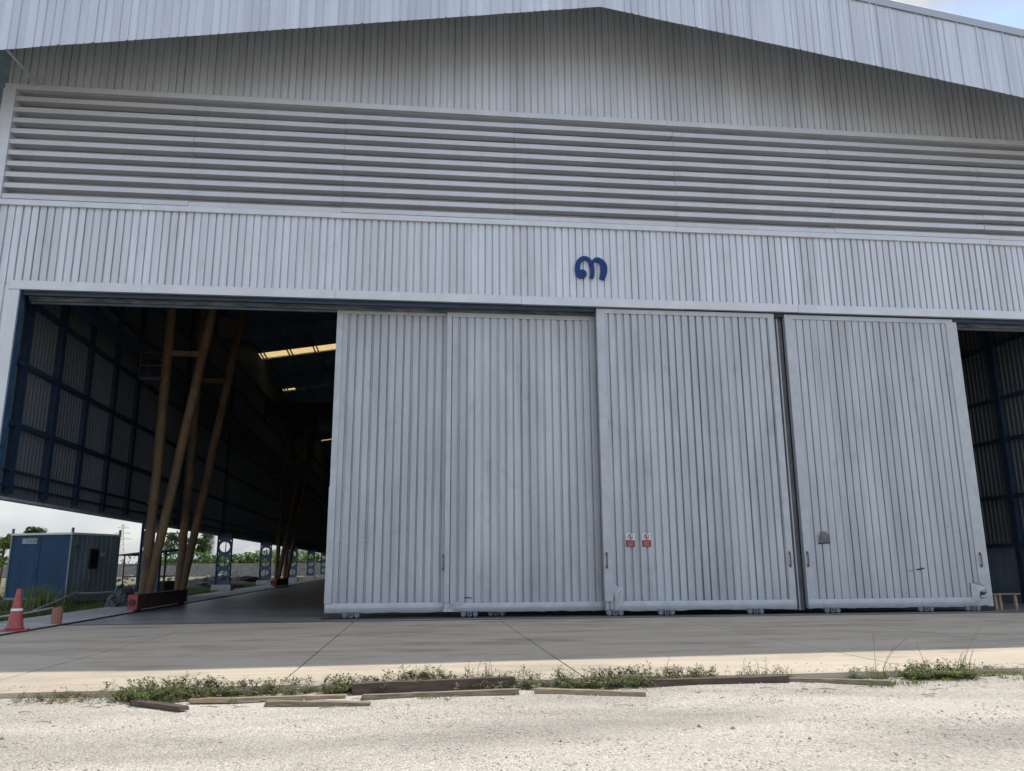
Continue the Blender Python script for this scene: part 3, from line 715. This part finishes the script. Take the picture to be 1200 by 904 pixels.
# ------------------------------------------------------------------ things beside the open wall
# cabin
CX, CY = -15.75, 13.0; ca = math.atan2(-1.35, 3.3)
cab = empty('portable_cabin', (CX, CY, .2), ca, 'dark blue portable cabin with a white nameplate on the grass', 'cabin')
W_, D_, H_ = 3.5, 2.95, 3.0
b_ = MB(); prof = [(-W_+.06, 0), (-W_/2-.03, 0), (-W_/2-.02, .02), (-W_/2+.02, .02), (-W_/2+.03, 0), (-.06, 0)]; sheet(b_, prof, .1, H_-.08, front(0.))
b_.box(-W_+.06, -.06, .03, D_, .1, H_-.08); b_.build('body', 'cabin', cab)
b_ = MB()
u = .06; pr = []
while u < D_-.1: pr += [(u, 0), (u+.24, 0), (u+.25, -.012), (u+.29, -.012), (u+.30, 0)]; u += .30
pr = [p for p in pr if p[0] < D_-.06]+[(D_-.05, 0)]
sheet(b_, pr, .1, H_-.08, lambda u, o, z: (-.02-o, u, z)); b_.build('side_panel', 'cabin2', cab)['label'] = 'greyer weathered side panel, its colour also lightened for bounced light'
b_ = MB()
for x in (-W_, -.08): b_.box(x, x+.08, -.03, .06, -.05, H_+.22)
b_.box(-.07, .0, D_-.05, D_+.03, -.05, H_+.22); b_.box(-W_, .0, -.025, .05, 0, .1); b_.box(-.06, .0, 0, D_, 0, .1)
b_.build('corner_post', 'cabin2', cab)
b_ = MB(); b_.box(-W_-.02, .03, -.06, D_+.03, H_-.09, H_); b_.build('roof', 'whitew', cab)
wf = MB(); wf.box(-.015, .03, 1.1, 1.65, 1.35, 2.3); wf_ = wf.build('window_frame', 'brown', cab)
wp = MB(); wp.box(.02, .038, 1.15, 1.6, 1.41, 2.24); wp.build('pane', 'glass', wf_)
wl2 = MB(); wl2.box(-.0, .03, 1.8, 2.05, 1.95, 2.12); wl2.build('meter_box', 'steelg', cab)
np_ = MB(); np_.box(-W_+.68, -W_+1.52, -.02, .0, 2.52, 2.76); npo = np_.build('nameplate', 'steelg', cab)
lt = MB(); xx = -W_+.73
for k, (kind) in enumerate('ABCDEFG'):
    w_ = .085; z0, z1 = 2.55, 2.73
    if kind in 'AC': lt.box(xx, xx+.018, -.026, -.021, z0, z1); lt.box(xx, xx+w_, -.0265, -.0205, z1-.022, z1+.002); lt.box(xx, xx+w_-.02, -.0265, -.0205, z0-.002, z0+.02)
    elif kind in 'BE': lt.box(xx, xx+w_-.01, -.0265, -.0205, z1-.022, z1); lt.box(xx, xx+.02, -.026, -.021, z0+.08, z1-.024); lt.box(xx, xx+w_-.01, -.0265, -.0205, z0+.07, z0+.09); lt.box(xx+w_-.03, xx+w_-.01, -.026, -.021, z0+.02, z0+.068); lt.box(xx, xx+w_-.01, -.0265, -.0205, z0, z0+.018)
    else: lt.box(xx, xx+.02, -.026, -.021, z0, z1); lt.box(xx+w_-.03, xx+w_-.01, -.026, -.021, z0, z1); lt.box(xx+.02, xx+w_-.03, -.0265, -.0205, z0+.08, z0+.1)
    xx += .112
lt.build('lettering', 'bluedk', npo)
lp = MB(); lp.tube([(.0, .25, 2.35), (.16, .25, 2.45), (.16, .25, 2.2)], .03, 8); lp.build('lamp_bracket', 'darkgap', cab)
db = MB(); db.tube([(-W_/2-.12, -.03, 1.0), (-W_/2-.12, -.06, 1.0), (-W_/2-.12, -.06, 1.4), (-W_/2-.12, -.03, 1.4)], .015, 6); db.build('handle', 'darkgap', cab)
# traffic cone
cn = empty('traffic_cone', (-10.42, -3.15, .03), .3, 'faded red traffic cone with a thin white band on the concrete strip', 'cone')
n = 20; b_ = MB()
pts = [(.24, .03), (.215, .09), (.17, .35), (.135, .52)]
def lathe(mb, pts, n=20, cap=True):
    vs = [(r*math.cos(2*math.pi*k/n), r*math.sin(2*math.pi*k/n), z) for r, z in pts for k in range(n)]
    fs = [(i*n+k, i*n+(k+1) % n, (i+1)*n+(k+1) % n, (i+1)*n+k) for i in range(len(pts)-1) for k in range(n)]
    if cap: fs += [tuple((len(pts)-1)*n+k for k in range(n)), tuple(range(n-1, -1, -1))]
    return mb.add(vs, fs)
lathe(b_, [(.235, .03), (.20, .10), (.135, .5), (.126, .515), (.075, .9), (.055, 1.05), (.02, 1.06)]); b_.build('body', 'cone', cn, smooth=True)
b_ = MB(); lathe(b_, [(.142, .50), (.136, .56)], cap=False); b_.build('band', 'conew', cn, smooth=True)
b_ = MB(); b_.box(-.3, .3, -.3, .3, 0, .035); b_.build('base', 'cone', cn)
# stump post
b_ = MB(); lathe(b_, [(.15, 0), (.155, .2), (.15, .44), (.10, .47)], 10)
for i, v in enumerate(b_.v): b_.v[i] = (v[0]*.95, v[1]*.9, v[2]+(.03*math.sin(v[0]*30) if v[2] > .4 else 0))
tag(b_.build('post_stump', 'stump', loc=(-10.45, -.62, .03), rz=.2), 'short stump of a post with flaking orange paint', 'stump')
# tarp covered heap
def blob(seed, rx, ry, rz, n=14, mth=9, amp=.25):
    rnd = random.Random(seed); mb = MB(); vs = []; fs = []
    ph = [(rnd.uniform(0, 6), rnd.uniform(1, 5), rnd.uniform(1, 5)) for _ in range(5)]
    for j in range(mth+1):
        th = math.pi/2*j/mth
        for i in range(n):
            a = 2*math.pi*i/n; f = 1+amp*sum(math.sin(p+q*a+r*th*2) for p, q, r in [(p, round(q), r) for p, q, r in ph])/3+rnd.uniform(-.06, .06)*amp*3
            vs.append((rx*math.cos(a)*math.cos(th)*f, ry*math.sin(a)*math.cos(th)*f, rz*math.sin(th)*f-.1))
    for j in range(mth):
        for i in range(n): fs.append((j*n+i, j*n+(i+1) % n, (j+1)*n+(i+1) % n, (j+1)*n+i))
    mb.add(vs, fs); return mb
tag(blob(3, .55, .9, .8, 22, 10, .3).build('covered_heap', 'tarp', loc=(-12.6, 10.8, 0)), 'grey blue tarpaulin covered heap beside the near crane leg', 'tarpaulin heap')
tag(blob(8, .45, .5, .42, 14, 8, .2).build('red_bundle', 'red', loc=(-11.4, 11.8, .05)), 'small red bundle lying behind the near crane carriage', 'bundle')
# steel frame shelter
sh_ = empty('frame_shelter', (-14.75, 19.0, 0), .0, 'open steel frame shelter with a dark sheet roof beyond the cabin', 'shelter')
b_ = MB()
for x in (-.7, .0, .7, 1.4):
    for y in (0, 2.2): b_.bar((x, y, -.2), (x, y, 2.35+.1*x), .05, .05)
for z in (.25, 1.15, 1.75):
    for y in (0, 2.2): b_.bar((-.7, y, z), (1.4, y, z), .04, .04)
    for x in (-.7, 1.4): b_.bar((x, 0, z), (x, 2.2, z), .04, .04)
b_.build('frame', 'darkgap', sh_)
b_ = MB(); b_.add([(-1.0, -.4, 2.28), (1.7, -.4, 2.58), (1.7, 2.6, 2.6), (-1.0, 2.6, 2.3), (-1.0, -.4, 2.22), (1.7, -.4, 2.52), (1.7, 2.6, 2.54), (-1.0, 2.6, 2.24)], [(0, 1, 2, 3), (7, 6, 5, 4), (0, 4, 5, 1), (1, 5, 6, 2), (2, 6, 7, 3), (3, 7, 4, 0)]); b_.build('roof', 'inside', sh_)
b_ = MB(); b_.box(.0, 1.35, .1, 2.1, 0, .9); b_.build('stored_stack', 'debris', sh_)
# poles on the grass
for a, b, r_, m_, lab in [((-13.6, 5.2, .15), (-14.3, 10.5, .62), .05, 'pipe', 'long pale pole propped up at a slant in front of the cabin'),
                          ((-14.2, 10.2, .58), (-13.1, 11.2, .6), .035, 'pipe', 'thin pale pole bridging from the slanting pole to the heap'),
                          ((-13.1, 1.6, .12), (-13.2, 5.6, .2), .035, 'whitew', 'thin white pole lying low in the grass behind the stump'),
                          ((-14.4, 3.2, .12), (-13.6, 7.6, .16), .035, 'wood', 'brown pole lying flat in the grass before the cabin')]:
    b_ = MB(); b_.tube([a, (Vector(a)+Vector(b))/2-Vector((0, 0, .02)), b], r_, 8); tag(b_.build('pole', m_), lab, 'pole', 'poles lying by the cabin')
# low frame between
# mounds of rubble
for i, (x, y, rx, ry, rz, lab) in enumerate([(-16.6, 27, 2.6, 3.6, 1.1, 'dark soil heap left of the first holed column'), (-17.2, 44, 2.8, 4, 1.25, 'dark soil heap right of the first holed column'), (-15.2, 22, 1.2, 2, .9, 'dark rubble heap behind the near crane legs'),
                                             (-19.5, 60, 4, 5, 1.3, 'dark soil heap by the second holed column')]):
    tag(blob(20+i, rx, ry, rz*.7, 26, 10, .28).build('soil_heap', 'debris', loc=(x, y, -.15)), lab, 'soil heap', 'soil heaps along the hall')
rnd = random.Random(5)
b_ = MB()
for k in range(90):
    x = rnd.uniform(-48, -22); y = rnd.uniform(70, 135); s_ = rnd.uniform(.15, .7)
    q = [(x+rnd.uniform(-s_, s_), y+rnd.uniform(-s_, s_), -.2+rnd.uniform(0, s_*1.4)) for _ in range(7)]
    b_.add(q, [(0, 1, 2), (1, 3, 2), (3, 4, 2), (4, 0, 2), (5, 3, 1), (5, 4, 3), (0, 6, 1), (4, 6, 0)])
tag(b_.build('scattered_rubble', 'blockw'), 'pale broken rubble strewn before the far wall', 'rubble', kind='stuff')
# far wall, shrubs, buildings
b_ = MB(); b_.box(-130, 10, 150, 150.25, -.3, 2.4)
for x in range(-130, 11, 4): b_.box(x-.15, x+.15, 149.9, 150.3, -.3, 2.55)
tag(b_.build('block_wall', 'blockw'), 'long low grey block wall across the field', 'wall')
bw = empty('white_warehouse', (-36, 205, 0), 0, 'low white flat walled warehouse beyond the block wall', 'warehouse')
b_ = MB(); b_.box(-9, 9, 0, 30, -.3, 6.0); b_.build('wall', 'whitew', bw)
b_ = MB(); b_.prism([(-9.3, 6), (9.3, 6), (0, 6.7)], -.4, 30.4); b_.build('roof', 'whitew', bw)
b_ = MB(); b_.box(9.5, 26, 1, 25, -.3, 5.4); b_.build('annex', 'tower', bw)['label'] = 'grey lower annex'
bb = empty('blue_roofed_factory', (-66, 225, 0), 0, 'long low white factory with a pale blue roof far across the field', 'factory')
b_ = MB(); b_.box(-9, 22, 0, 24, -.3, 4.0); b_.build('wall', 'whitew', bb)
b_ = MB(); b_.add([(-10, -1, 3.9), (23, -1, 3.9), (23, 12, 5.6), (-10, 12, 5.6), (-10, 25, 3.9), (23, 25, 3.9)], [(0, 1, 2, 3), (3, 2, 5, 4), (0, 3, 4), (1, 5, 2)]); b_.build('roof', 'bluer', bb)
b_ = MB(); [b_.box(-24+5*k, -21.5+5*k, -.05, .02, 1, 3) for k in range(3, 9)]; b_.build('window_row', 'glass', bb)
tw = empty('distant_tower', (-112, 420, 0), 0, 'tall grey silo tower on the far skyline', 'tower')
b_ = MB(); b_.box(-2.6, 2.6, 0, 5, 0, 15); b_.build('shaft', 'tower', tw); b_ = MB(); b_.box(-2.2, 2.9, .5, 4.5, 15, 18.5); b_.box(-3, 3, -.3, 5.3, 14.6, 15); b_.build('head_house', 'tower', tw)
b_ = MB(); b_.box(2.65, 14, 0, 6, 0, 8); b_.build('annex', 'tower', tw)
def pylon(x, y, H, lab):
    p = empty('power_pylon', (x, y, 0), .3, lab, 'pylon', 'power pylons on the skyline')
    b_ = MB(); w0, w1 = H*.11, H*.02; t_ = .22
    def cr(z): q = w0+(w1-w0)*min(z/(H*.8), 1); return [(-q, -q, z), (q, -q, z), (q, q, z), (-q, q, z)]
    zs = [H*k/9 for k in range(10)]
    for za, zb in zip(zs[:-1], zs[1:]):
        A, B = cr(za), cr(zb)
        for k in range(4): b_.bar(A[k], B[k], t_, t_); b_.bar(A[k], B[(k+1) % 4], t_*.6, t_*.6); b_.bar(B[k], B[(k+1) % 4], t_*.6, t_*.6)
    b_.build('lattice', 'steelg', p)
    b_ = MB()
    for z, a in ((H*.68, .2), (H*.8, .16), (H*.92, .12)):
        for s_ in (-1, 1): b_.bar((0, 0, z), (s_*H*a, 0, z), t_, t_); b_.bar((0, 0, z+H*.05), (s_*H*a, 0, z), t_*.7, t_*.7)
    b_.build('cross_arm', 'steelg', p)
pylon(-190, 520, 29, 'lattice power pylon rising right of the cabin'); pylon(-262, 470, 33, 'lattice power pylon at the left edge behind the trees')

# ------------------------------------------------------------------ trees and shrubs
def leaves(mb, rnd, c, r, n, size, flat=.8):
    for _ in range(n):
        while True:
            d = Vector((rnd.uniform(-1, 1), rnd.uniform(-1, 1), rnd.uniform(-1, 1)))
            if .25 < d.length < 1: break
        p = Vector(c)+Vector((d.x*r, d.y*r, d.z*r*flat)); s_ = size*rnd.uniform(.6, 1.4)
        a = Vector((rnd.uniform(-1, 1), rnd.uniform(-1, 1), rnd.uniform(-.6, .6))).normalized(); b = a.orthogonal().normalized(); b = (b*math.cos(rnd.uniform(0, 3))+a.cross(b)*math.sin(rnd.uniform(0, 3))).normalized()
        mb.add([p-a*s_, p+b*s_*.5, p+a*s_, p-b*s_*.5], [(0, 1, 2, 3)])
def tree(x, y, H, cr, label, lm='leaf', seed=0, n=10, per=90, ls=.28, name='broadleaf_tree', base=.35, group='trees across the field'):
    rnd = random.Random(seed); t = empty(name, (x, y, -.2), rnd.uniform(0, 6), label, 'tree', group)
    tk = MB(); tk.tube([(0, 0, 0), (.1, .05, H*.3), (-.05, .1, H*.6), (0, 0, H*.85)], [H*.025, H*.02, H*.013, H*.004], 8)
    lv = MB()
    for k in range(n):
        a = rnd.uniform(0, 6.28); z = H*(base+(1-base)*rnd.random()**.8*.92); rr = cr*rnd.uniform(.2, .9)*(1-.5*max(0, (z/H-.6))/.4)
        c = (rr*math.cos(a), rr*math.sin(a), z); tk.tube([(0, 0, z*.7), (c[0]*.6, c[1]*.6, z*.88), c], [H*.009, H*.006, H*.003], 5)
        leaves(lv, rnd, c, cr*rnd.uniform(.3, .5), per, ls)
    tk.build('trunk', 'trunk', t); lv.build('crown', lm, t)
def at(px, Y, z=0):
    d = fw+rt2*((px-600)/F_PX)+up2*((452-655)/F_PX); t_ = (Y+CAM_D)/d.y; return d.x*t_
tree(at(3, 70), 70, 5.6, 1.5, 'loose green tree at the left edge beside the cabin', 'leafl', 1, 14, 110, .22)
tree(at(-14, 62), 62, 5.0, 1.7, 'leafy tree just outside the left edge of view', 'leafl', 21, 14, 110, .22)
tree(at(36, 95), 95, 7.6, 1.8, 'dark treetop showing above the cabin roof', 'leaf', 2, 12, 110, .24)
tree(at(200, 260), 260, 13.5, 4.6, 'dark grey green tree between the two near crane legs', 'leaf', 3, 12, 80, .5)
tree(at(236, 190), 190, 10.0, 2.6, 'slim tree left of the first holed column', 'leaf', 4, 12, 70, .35)
tree(at(240, 330), 330, 17, 4.5, 'tall hazy tree beside the silo tower', 'leaf', 5, 10, 70, .6)
tree(at(222, 300), 300, 14, 4.0, 'distant tree behind the blue roofed factory', 'leaf', 6, 10, 70, .6)
rnd = random.Random(9)
for k in range(40):
    px = 178+k*5.4+rnd.uniform(-2, 2); Y = rnd.uniform(152.5, 158); x = at(px, Y); H = rnd.uniform(3.6, 5.4)
    s_ = tag(MB().build('shrub', 'leafl'), 'bright green shrub growing behind the low block wall', 'shrub', 'shrubs behind the block wall')
    COL.objects.unlink(s_); bpy.data.objects.remove(s_)
    lv = MB(); leaves(lv, rnd, (0, 0, H*.62), H*.42, 130, .42, 1.0); leaves(lv, rnd, (rnd.uniform(-1, 1), 0, H*.35), H*.4, 90, .42, .8)
    e = lv.build('shrub', 'leafl' if k % 3 else 'leaf', loc=(x, Y, -.2)); tag(e, 'bushy green shrub growing behind the low block wall', 'shrub', 'shrubs behind the block wall')
# far tree line as one mass
lv = MB(); rnd = random.Random(12)
for k in range(150):
    x = -420+k*5+rnd.uniform(-3, 3); y = rnd.uniform(520, 600); h = rnd.uniform(5, 11); leaves(lv, rnd, (x, y, h*.55), h*.6, 45, 1.1, .8)
tag(lv.build('far_woodland', 'leaf'), 'dark distant tree line along the horizon', 'woodland', kind='stuff')
# field grass
def blades(mb, rnd, x, y, z, n, h, spread, wd=.016):
    for _ in range(n):
        px = x+rnd.gauss(0, spread); py = y+rnd.gauss(0, spread); a = rnd.uniform(0, 6.28); hh = h*rnd.uniform(.5, 1.2); l_ = hh*rnd.uniform(.1, .6)
        dx, dy = math.cos(a), math.sin(a); nx, ny = -dy*wd, dx*wd
        mb.add([(px-nx, py-ny, z), (px+nx, py+ny, z), (px+dx*l_*.4+nx*.6, py+dy*l_*.4+ny*.6, z+hh*.65), (px+dx*l_, py+dy*l_, z+hh), (px+dx*l_*.4-nx*.6, py+dy*l_*.4-ny*.6, z+hh*.65)], [(0, 1, 2, 4), (4, 2, 3)])
gm = MB(); rnd = random.Random(31)
for k in range(3800):
    y = rnd.uniform(-8, 60)
    x = hx(-12.7, y)-abs(rnd.gauss(0, 1))*(4+y*.12)
    blades(gm, rnd, x, y, -.2, 8, rnd.uniform(.22, .42), .14, .018)
tag(gm.build('field_grass', 'grass'), 'rough green grass beside the concrete strip', 'grass', kind='stuff')
for i, (x, y, h, n, lab) in enumerate([(-15.0, 8.9, 1.15, 320, 'tall pale grass clump before the blue cabin'), (-13.0, 13.8, .7, 90, 'grass tuft behind the tarpaulin heap'), (-13.6, 22, .8, 120, 'grass clump behind the near crane carriage')]):
    t_ = MB(); blades(t_, random.Random(40+i), 0, 0, 0, n, h, .38, .018); tag(t_.build('grass_clump', 'weedl', loc=(x, y, -.2)), lab, 'grass clump')

# ------------------------------------------------------------------ right side things
stl = empty('timber_stand', (20.2, 1.0, 0), .15, 'small tan timber stand on the floor by the right doorway', 'stand')
b_ = MB(); b_.box(-.35, .9, -.2, .25, .50, .53); b_.build('top', 'wood2', stl)
for x in (-.12, .08, .75):
    b_ = MB(); b_.bar((x, -.1, 0), (x-.02, -.1, .5), .1, .08); b_.build('leg', 'wood2', stl)
b_ = MB(); b_.box(-1.2, 1.6, 0, 1.2, .0, .12); b_.box(-1.1, 1.5, .1, 1.1, .12, .85); tag(b_.build('blue_crate', 'bluedk', loc=(21.9, 6.5, 0)), 'dark blue crate standing behind the timber stand', 'crate')

# ------------------------------------------------------------------ planks along the kerb
def plank(a, b, w_, h, m_, lab, zr=0., dark=False):
    a = Vector((*a, 0)); b = Vector((*b, 0)); d = b-a; l_ = d.length; n = 8
    rn = random.Random(hash(lab) % 1000 if False else len(lab)*7+int(abs(a.x)*100)); mb = MB(); vs = []
    for i in range(n+1):
        f = i/n; jy = rn.uniform(-.004, .004)
        for yy, zz in ((-w_/2, 0), (w_/2, 0), (w_/2, h), (-w_/2, h)):
            vs.append((l_*f+(rn.uniform(-.02, .02) if i in (0, n) else 0), yy+jy, zz+rn.uniform(-.003, .003)))
    fs = [(3, 2, 1, 0), tuple(n*4+k for k in range(4))]
    for i in range(n):
        for k in range(4): fs.append((i*4+k, i*4+(k+1) % 4, i*4+4+(k+1) % 4, i*4+4+k))
    mb.add(vs, fs); o = mb.build('plank', m_, loc=(a.x, a.y, -.088+zr), rz=math.atan2(d.y, d.x)); o.rotation_euler.y = 0
    tag(o, lab, 'plank', 'timber planks along the apron edge')
plank((-3.58, -14.82), (-2.80, -15.40), .12, .05, 'wood3', 'short dark plank end poking from the leftmost weeds')
plank((-2.90, -14.83), (-.92, -14.78), .09, .05, 'wood2', 'long thin pale plank behind the two leftmost planks')
plank((-1.87, -15.18), (-.57, -15.5), .13, .06, 'wood', 'weathered plank lying frontmost on the gravel')
plank((-.88, -14.5), (1.36, -14.15), .14, .15, 'wood3', 'thick dark beam against the weeds left of centre')
plank((-.72, -14.96), (1.33, -14.76), .10, .07, 'wood', 'brown plank lying just in front of the thick dark beam')
plank((1.6, -14.68), (2.98, -15.2), .11, .06, 'wood2', 'clean tan plank alone on the gravel at centre')
plank((2.02, -14.30), (3.48, -14.34), .10, .07, 'wood', 'brown plank half buried in weeds behind the tan plank')
plank((3.30, -14.44), (5.33, -14.32), .14, .105, 'wood3', 'thick dark beam along the apron edge right of centre')
plank((5.37, -14.22), (6.70, -14.72), .10, .06, 'wood', 'thin greyish plank at the right end of the row')

# ------------------------------------------------------------------ weeds along the apron edge
rnd = random.Random(77)
W = {'weed': MB(), 'weedl': MB(), 'dry': MB()}
def weed_plant(x, y, h, key, nl, ls, lean=.5):
    mb = W[key]; a = rnd.uniform(0, 6.28); l_ = h*rnd.uniform(.1, lean*2); z0 = -.09 if y < edge_y(x) else 0
    tip = Vector((x+math.cos(a)*l_, y+math.sin(a)*l_, z0+h)); b0 = Vector((x, y, z0)); md = (b0+tip)/2+Vector((0, 0, h*.2))
    W['dry' if rnd.random() < .5 else key].tube([b0, md, tip], [.004, .003, .0015], 3)
    for _ in range(nl):
        t_ = rnd.uniform(.15, 1); p = (b0*(1-t_)**2+md*2*t_*(1-t_)+tip*t_*t_)
        d = Vector((rnd.gauss(0, 1), rnd.gauss(0, 1), rnd.uniform(-.3, .7))).normalized(); s_ = ls*rnd.uniform(.6, 1.4)
        q = d.cross(Vector((0, 0, 1))).normalized()*s_*.32; p = p+d*rnd.uniform(0, .03)
        mb.add([p, p+d*s_*.5+q, p+d*s_, p+d*s_*.5-q], [(0, 1, 2, 3)])
def xpx(px): return -5.5+px*.01245
def band(pa, pb, n, h, key, nl, ls, y0=-.35, y1=.15, lean=.5):
    if lean == .5: n = int(n*1.3); h *= .5; ls *= .82; lean = 1.0; nl = int(nl*1.2)
    for _ in range(n):
        x = xpx(rnd.uniform(pa, pb))
        if math.sin(x*5.1)+math.sin(x*2.3+1)+math.sin(x*11.7+2)*.6 < rnd.uniform(-2.6, .3): continue
        y = edge_y(x)+rnd.uniform(y0, y1); weed_plant(x, y, h*rnd.uniform(.4, 1.25), key, nl, ls, lean)
band(60, 130, 60, .10, 'dry', 5, .04, -.5, .0, .9); band(100, 800, 260, .12, 'dry', 7, .035, -.4, .1, .9); band(1000, 1110, 40, .14, 'dry', 5, .035, -.3, .1, .9)
band(20, 130, 90, .09, 'weed', 7, .035, -.5, .0, .9)
band(105, 225, 260, .24, 'weed', 12, .05, -.55, .1)
band(125, 190, 90, .30, 'weedl', 10, .05, -.6, .1)
band(210, 420, 300, .17, 'weed', 11, .045, -.35, .1)
band(320, 420, 150, .24, 'weed', 12, .045, -.3, .1)
band(405, 480, 130, .30, 'weed', 12, .045, -.2, .15)
band(470, 610, 200, .16, 'weed', 10, .04, -.25, .1)
band(600, 700, 260, .26, 'weed', 12, .045, -.5, .1)
band(680, 800, 280, .22, 'weed', 12, .04, -.25, .1)
band(800, 890, 80, .10, 'dry', 3, .025, -.1, .08, .9); band(800, 890, 60, .08, 'weed', 6, .03, -.15, .05)
band(960, 1030, 120, .11, 'weedl', 8, .035, -.2, .05)
band(1020, 1112, 300, .20, 'weedl', 12, .045, -.4, .05); band(1020, 1112, 120, .20, 'weed', 12, .045, -.4, .05)
band(1112, 1210, 150, .08, 'weedl', 8, .035, -.25, .05)
for c_, n_ in ((445, 40), (520, 30), (730, 25), (545, 14), (850, 10)):
    band(c_-25, c_+25, n_, .25, 'weed', 8, .035, -.1, .1, .3)
for px_, py_ in ((455, -.95), (985, -.75), (1010, -.7), (1060, -.55), (1145, -.5), (1160, -.8), (250, -.6), (180, -.7), (960, -.9)):
    for _ in range(10):
        x = xpx(px_)+rnd.gauss(0, .15); y = edge_y(x)+py_+rnd.gauss(0, .06); blades(W['weedl'], rnd, x, y, -.085, 6, .06, .03, .005)
for k_, nm, lb in (('weed', 'weeds', 'low green weeds growing along the apron edge'), ('weedl', 'bright_weeds', 'brighter yellow green weeds among the apron edge weeds'), ('dry', 'dry_stems', 'dry brown stems among the weeds at the apron edge')):
    tag(W[k_].build(nm, k_), lb, 'weeds', kind='stuff')
# tall seeding grasses
def tall_grass(px, hh, lean, lab, n=3, plume=True, sp=.04):
    x = xpx(px); y = edge_y(x)-.12; e = empty('tall_grass', (x, y, -.09), 0, lab, 'grass', 'tall grass stalks at the apron edge'); st_ = MB(); pm = MB(); rn = random.Random(int(px))
    for k in range(n):
        h = hh*rn.uniform(.6, 1) if k else hh; l_ = lean*h*(rn.uniform(.5, 1.1) if k else 1); ox, oy = rn.gauss(0, sp), rn.gauss(0, sp)
        pts = [(ox+l_*(t_/6)**1.8, oy, h*(t_/6)**.9) for t_ in range(7)]
        st_.tube(pts, [.004, .004, .0035, .003, .0028, .0025, .002], 5)
        if plume and k < 2:
            a = Vector(pts[-2]); b = Vector(pts[-1])
            for _ in range(70):
                p = a.lerp(b, rn.uniform(0, 1.25)); d = Vector((rn.gauss(.3, .5), rn.gauss(0, .6), rn.uniform(0, 1))).normalized()*rn.uniform(.012, .03); q = d.orthogonal().normalized()*.003
                pm.add([p-q, p+q, p+d], [(0, 1, 2)])
    st_.build('stalk', 'dry', e)
    if pm.v: pm.build('plume', 'dry', e)
    lb = MB(); blades(lb, rn, 0, 0, 0, 10, hh*.4, .03, .005); lb.build('leaf_blades', 'weedl', e)
tall_grass(990, .62, .02, 'single upright dry grass stalk left of the plumed ones', 1)
tall_grass(1002, .55, .75, 'grass stalk with a plume bending over to the right', 2)
tall_grass(1058, .48, -.25, 'short leaning grass stalks in the bright green weeds', 3, False)
tall_grass(1108, .40, .35, 'bristly dark tuft at the end of the bright green weeds', 12, False, .07)
tall_grass(1105, .72, .5, 'tallest grass stalk with a pale plume at the right', 1)
# gravel stones
def stones(n, seed, x0, x1, y0, y1, s0, s1, slab=False):
    rn = random.Random(seed); mb = MB()
    for _ in range(n):
        x = rn.uniform(x0, x1); y = rn.uniform(y0, y1)
        if slab: y = edge_y(x)+.04+abs(rn.gauss(0, .45))
        elif y > edge_y(x)-.05: continue
        s_ = s0+(s1-s0)*rn.random()**4; z = (.002 if slab else gz(x, y))+s_*.1; a = rn.uniform(0, 6.28); c, s = math.cos(a), math.sin(a)
        P = []
        for dx, dy, dz in ((1, 0, 0), (.1, .8, .1), (-1, .1, 0), (-.1, -.8, -.1), (.1, .1, .62), (0, 0, -.5)):
            q = [v*s_*rn.uniform(.7, 1.2) for v in (dx, dy, dz)]; P.append((x+q[0]*c-q[1]*s, y+q[0]*s+q[1]*c, z+q[2]))
        mb.add(P, [(0, 1, 4), (1, 2, 4), (2, 3, 4), (3, 0, 4), (1, 0, 5), (2, 1, 5), (3, 2, 5), (0, 3, 5)])
    return mb
tag(stones(30000, 3, -8, 11, -20.5, -14.1, .005, .022).build('gravel_stones', mat('pale_stone', (.53, .485, .42), .9, 0, 0, 14, col2=(.34, .31, .265), cr0=.4, cr1=.55)), 'loose pale stones scattered over the gravel', 'gravel', kind='stuff')
tag(stones(60, 4, -7, 10, -19, -14.6, .015, .045).build('loose_rocks', mat('brown_stone', (.22, .18, .14), .9, 0, .4, 9)), 'larger brown stones strewn on the gravel', 'stones', kind='stuff')
tag(stones(900, 6, -6, 10, -14, -12, .006, .028, True).build('dragged_gravel', mat('dusty_stone', (.40, .37, .32), .9, 0, 0, 14, col2=(.22, .20, .17), cr0=.4, cr1=.55)), 'gravel dragged onto the sunlit edge of the concrete apron', 'gravel', kind='stuff')
rn = random.Random(15); tw_ = MB()
for k in range(70):
    x = rn.uniform(-6, 9); y = edge_y(x)-abs(rn.gauss(.3, .8))-.1; a = rn.uniform(-.6, .6)+(3.14 if k % 2 else 0); l_ = rn.uniform(.05, .28)
    tw_.tube([(x, y, gz(x, y)+.008), (x+math.cos(a)*l_*.5, y+math.sin(a)*l_*.5+rn.uniform(-.02, .02), gz(x, y)+.02), (x+math.cos(a)*l_, y+math.sin(a)*l_, gz(x, y)+.01)], [.005, .004, .002], 4)
tag(tw_.build('twigs', 'dry'), 'dry twigs and straw scattered on the gravel before the weeds', 'twigs', kind='stuff')
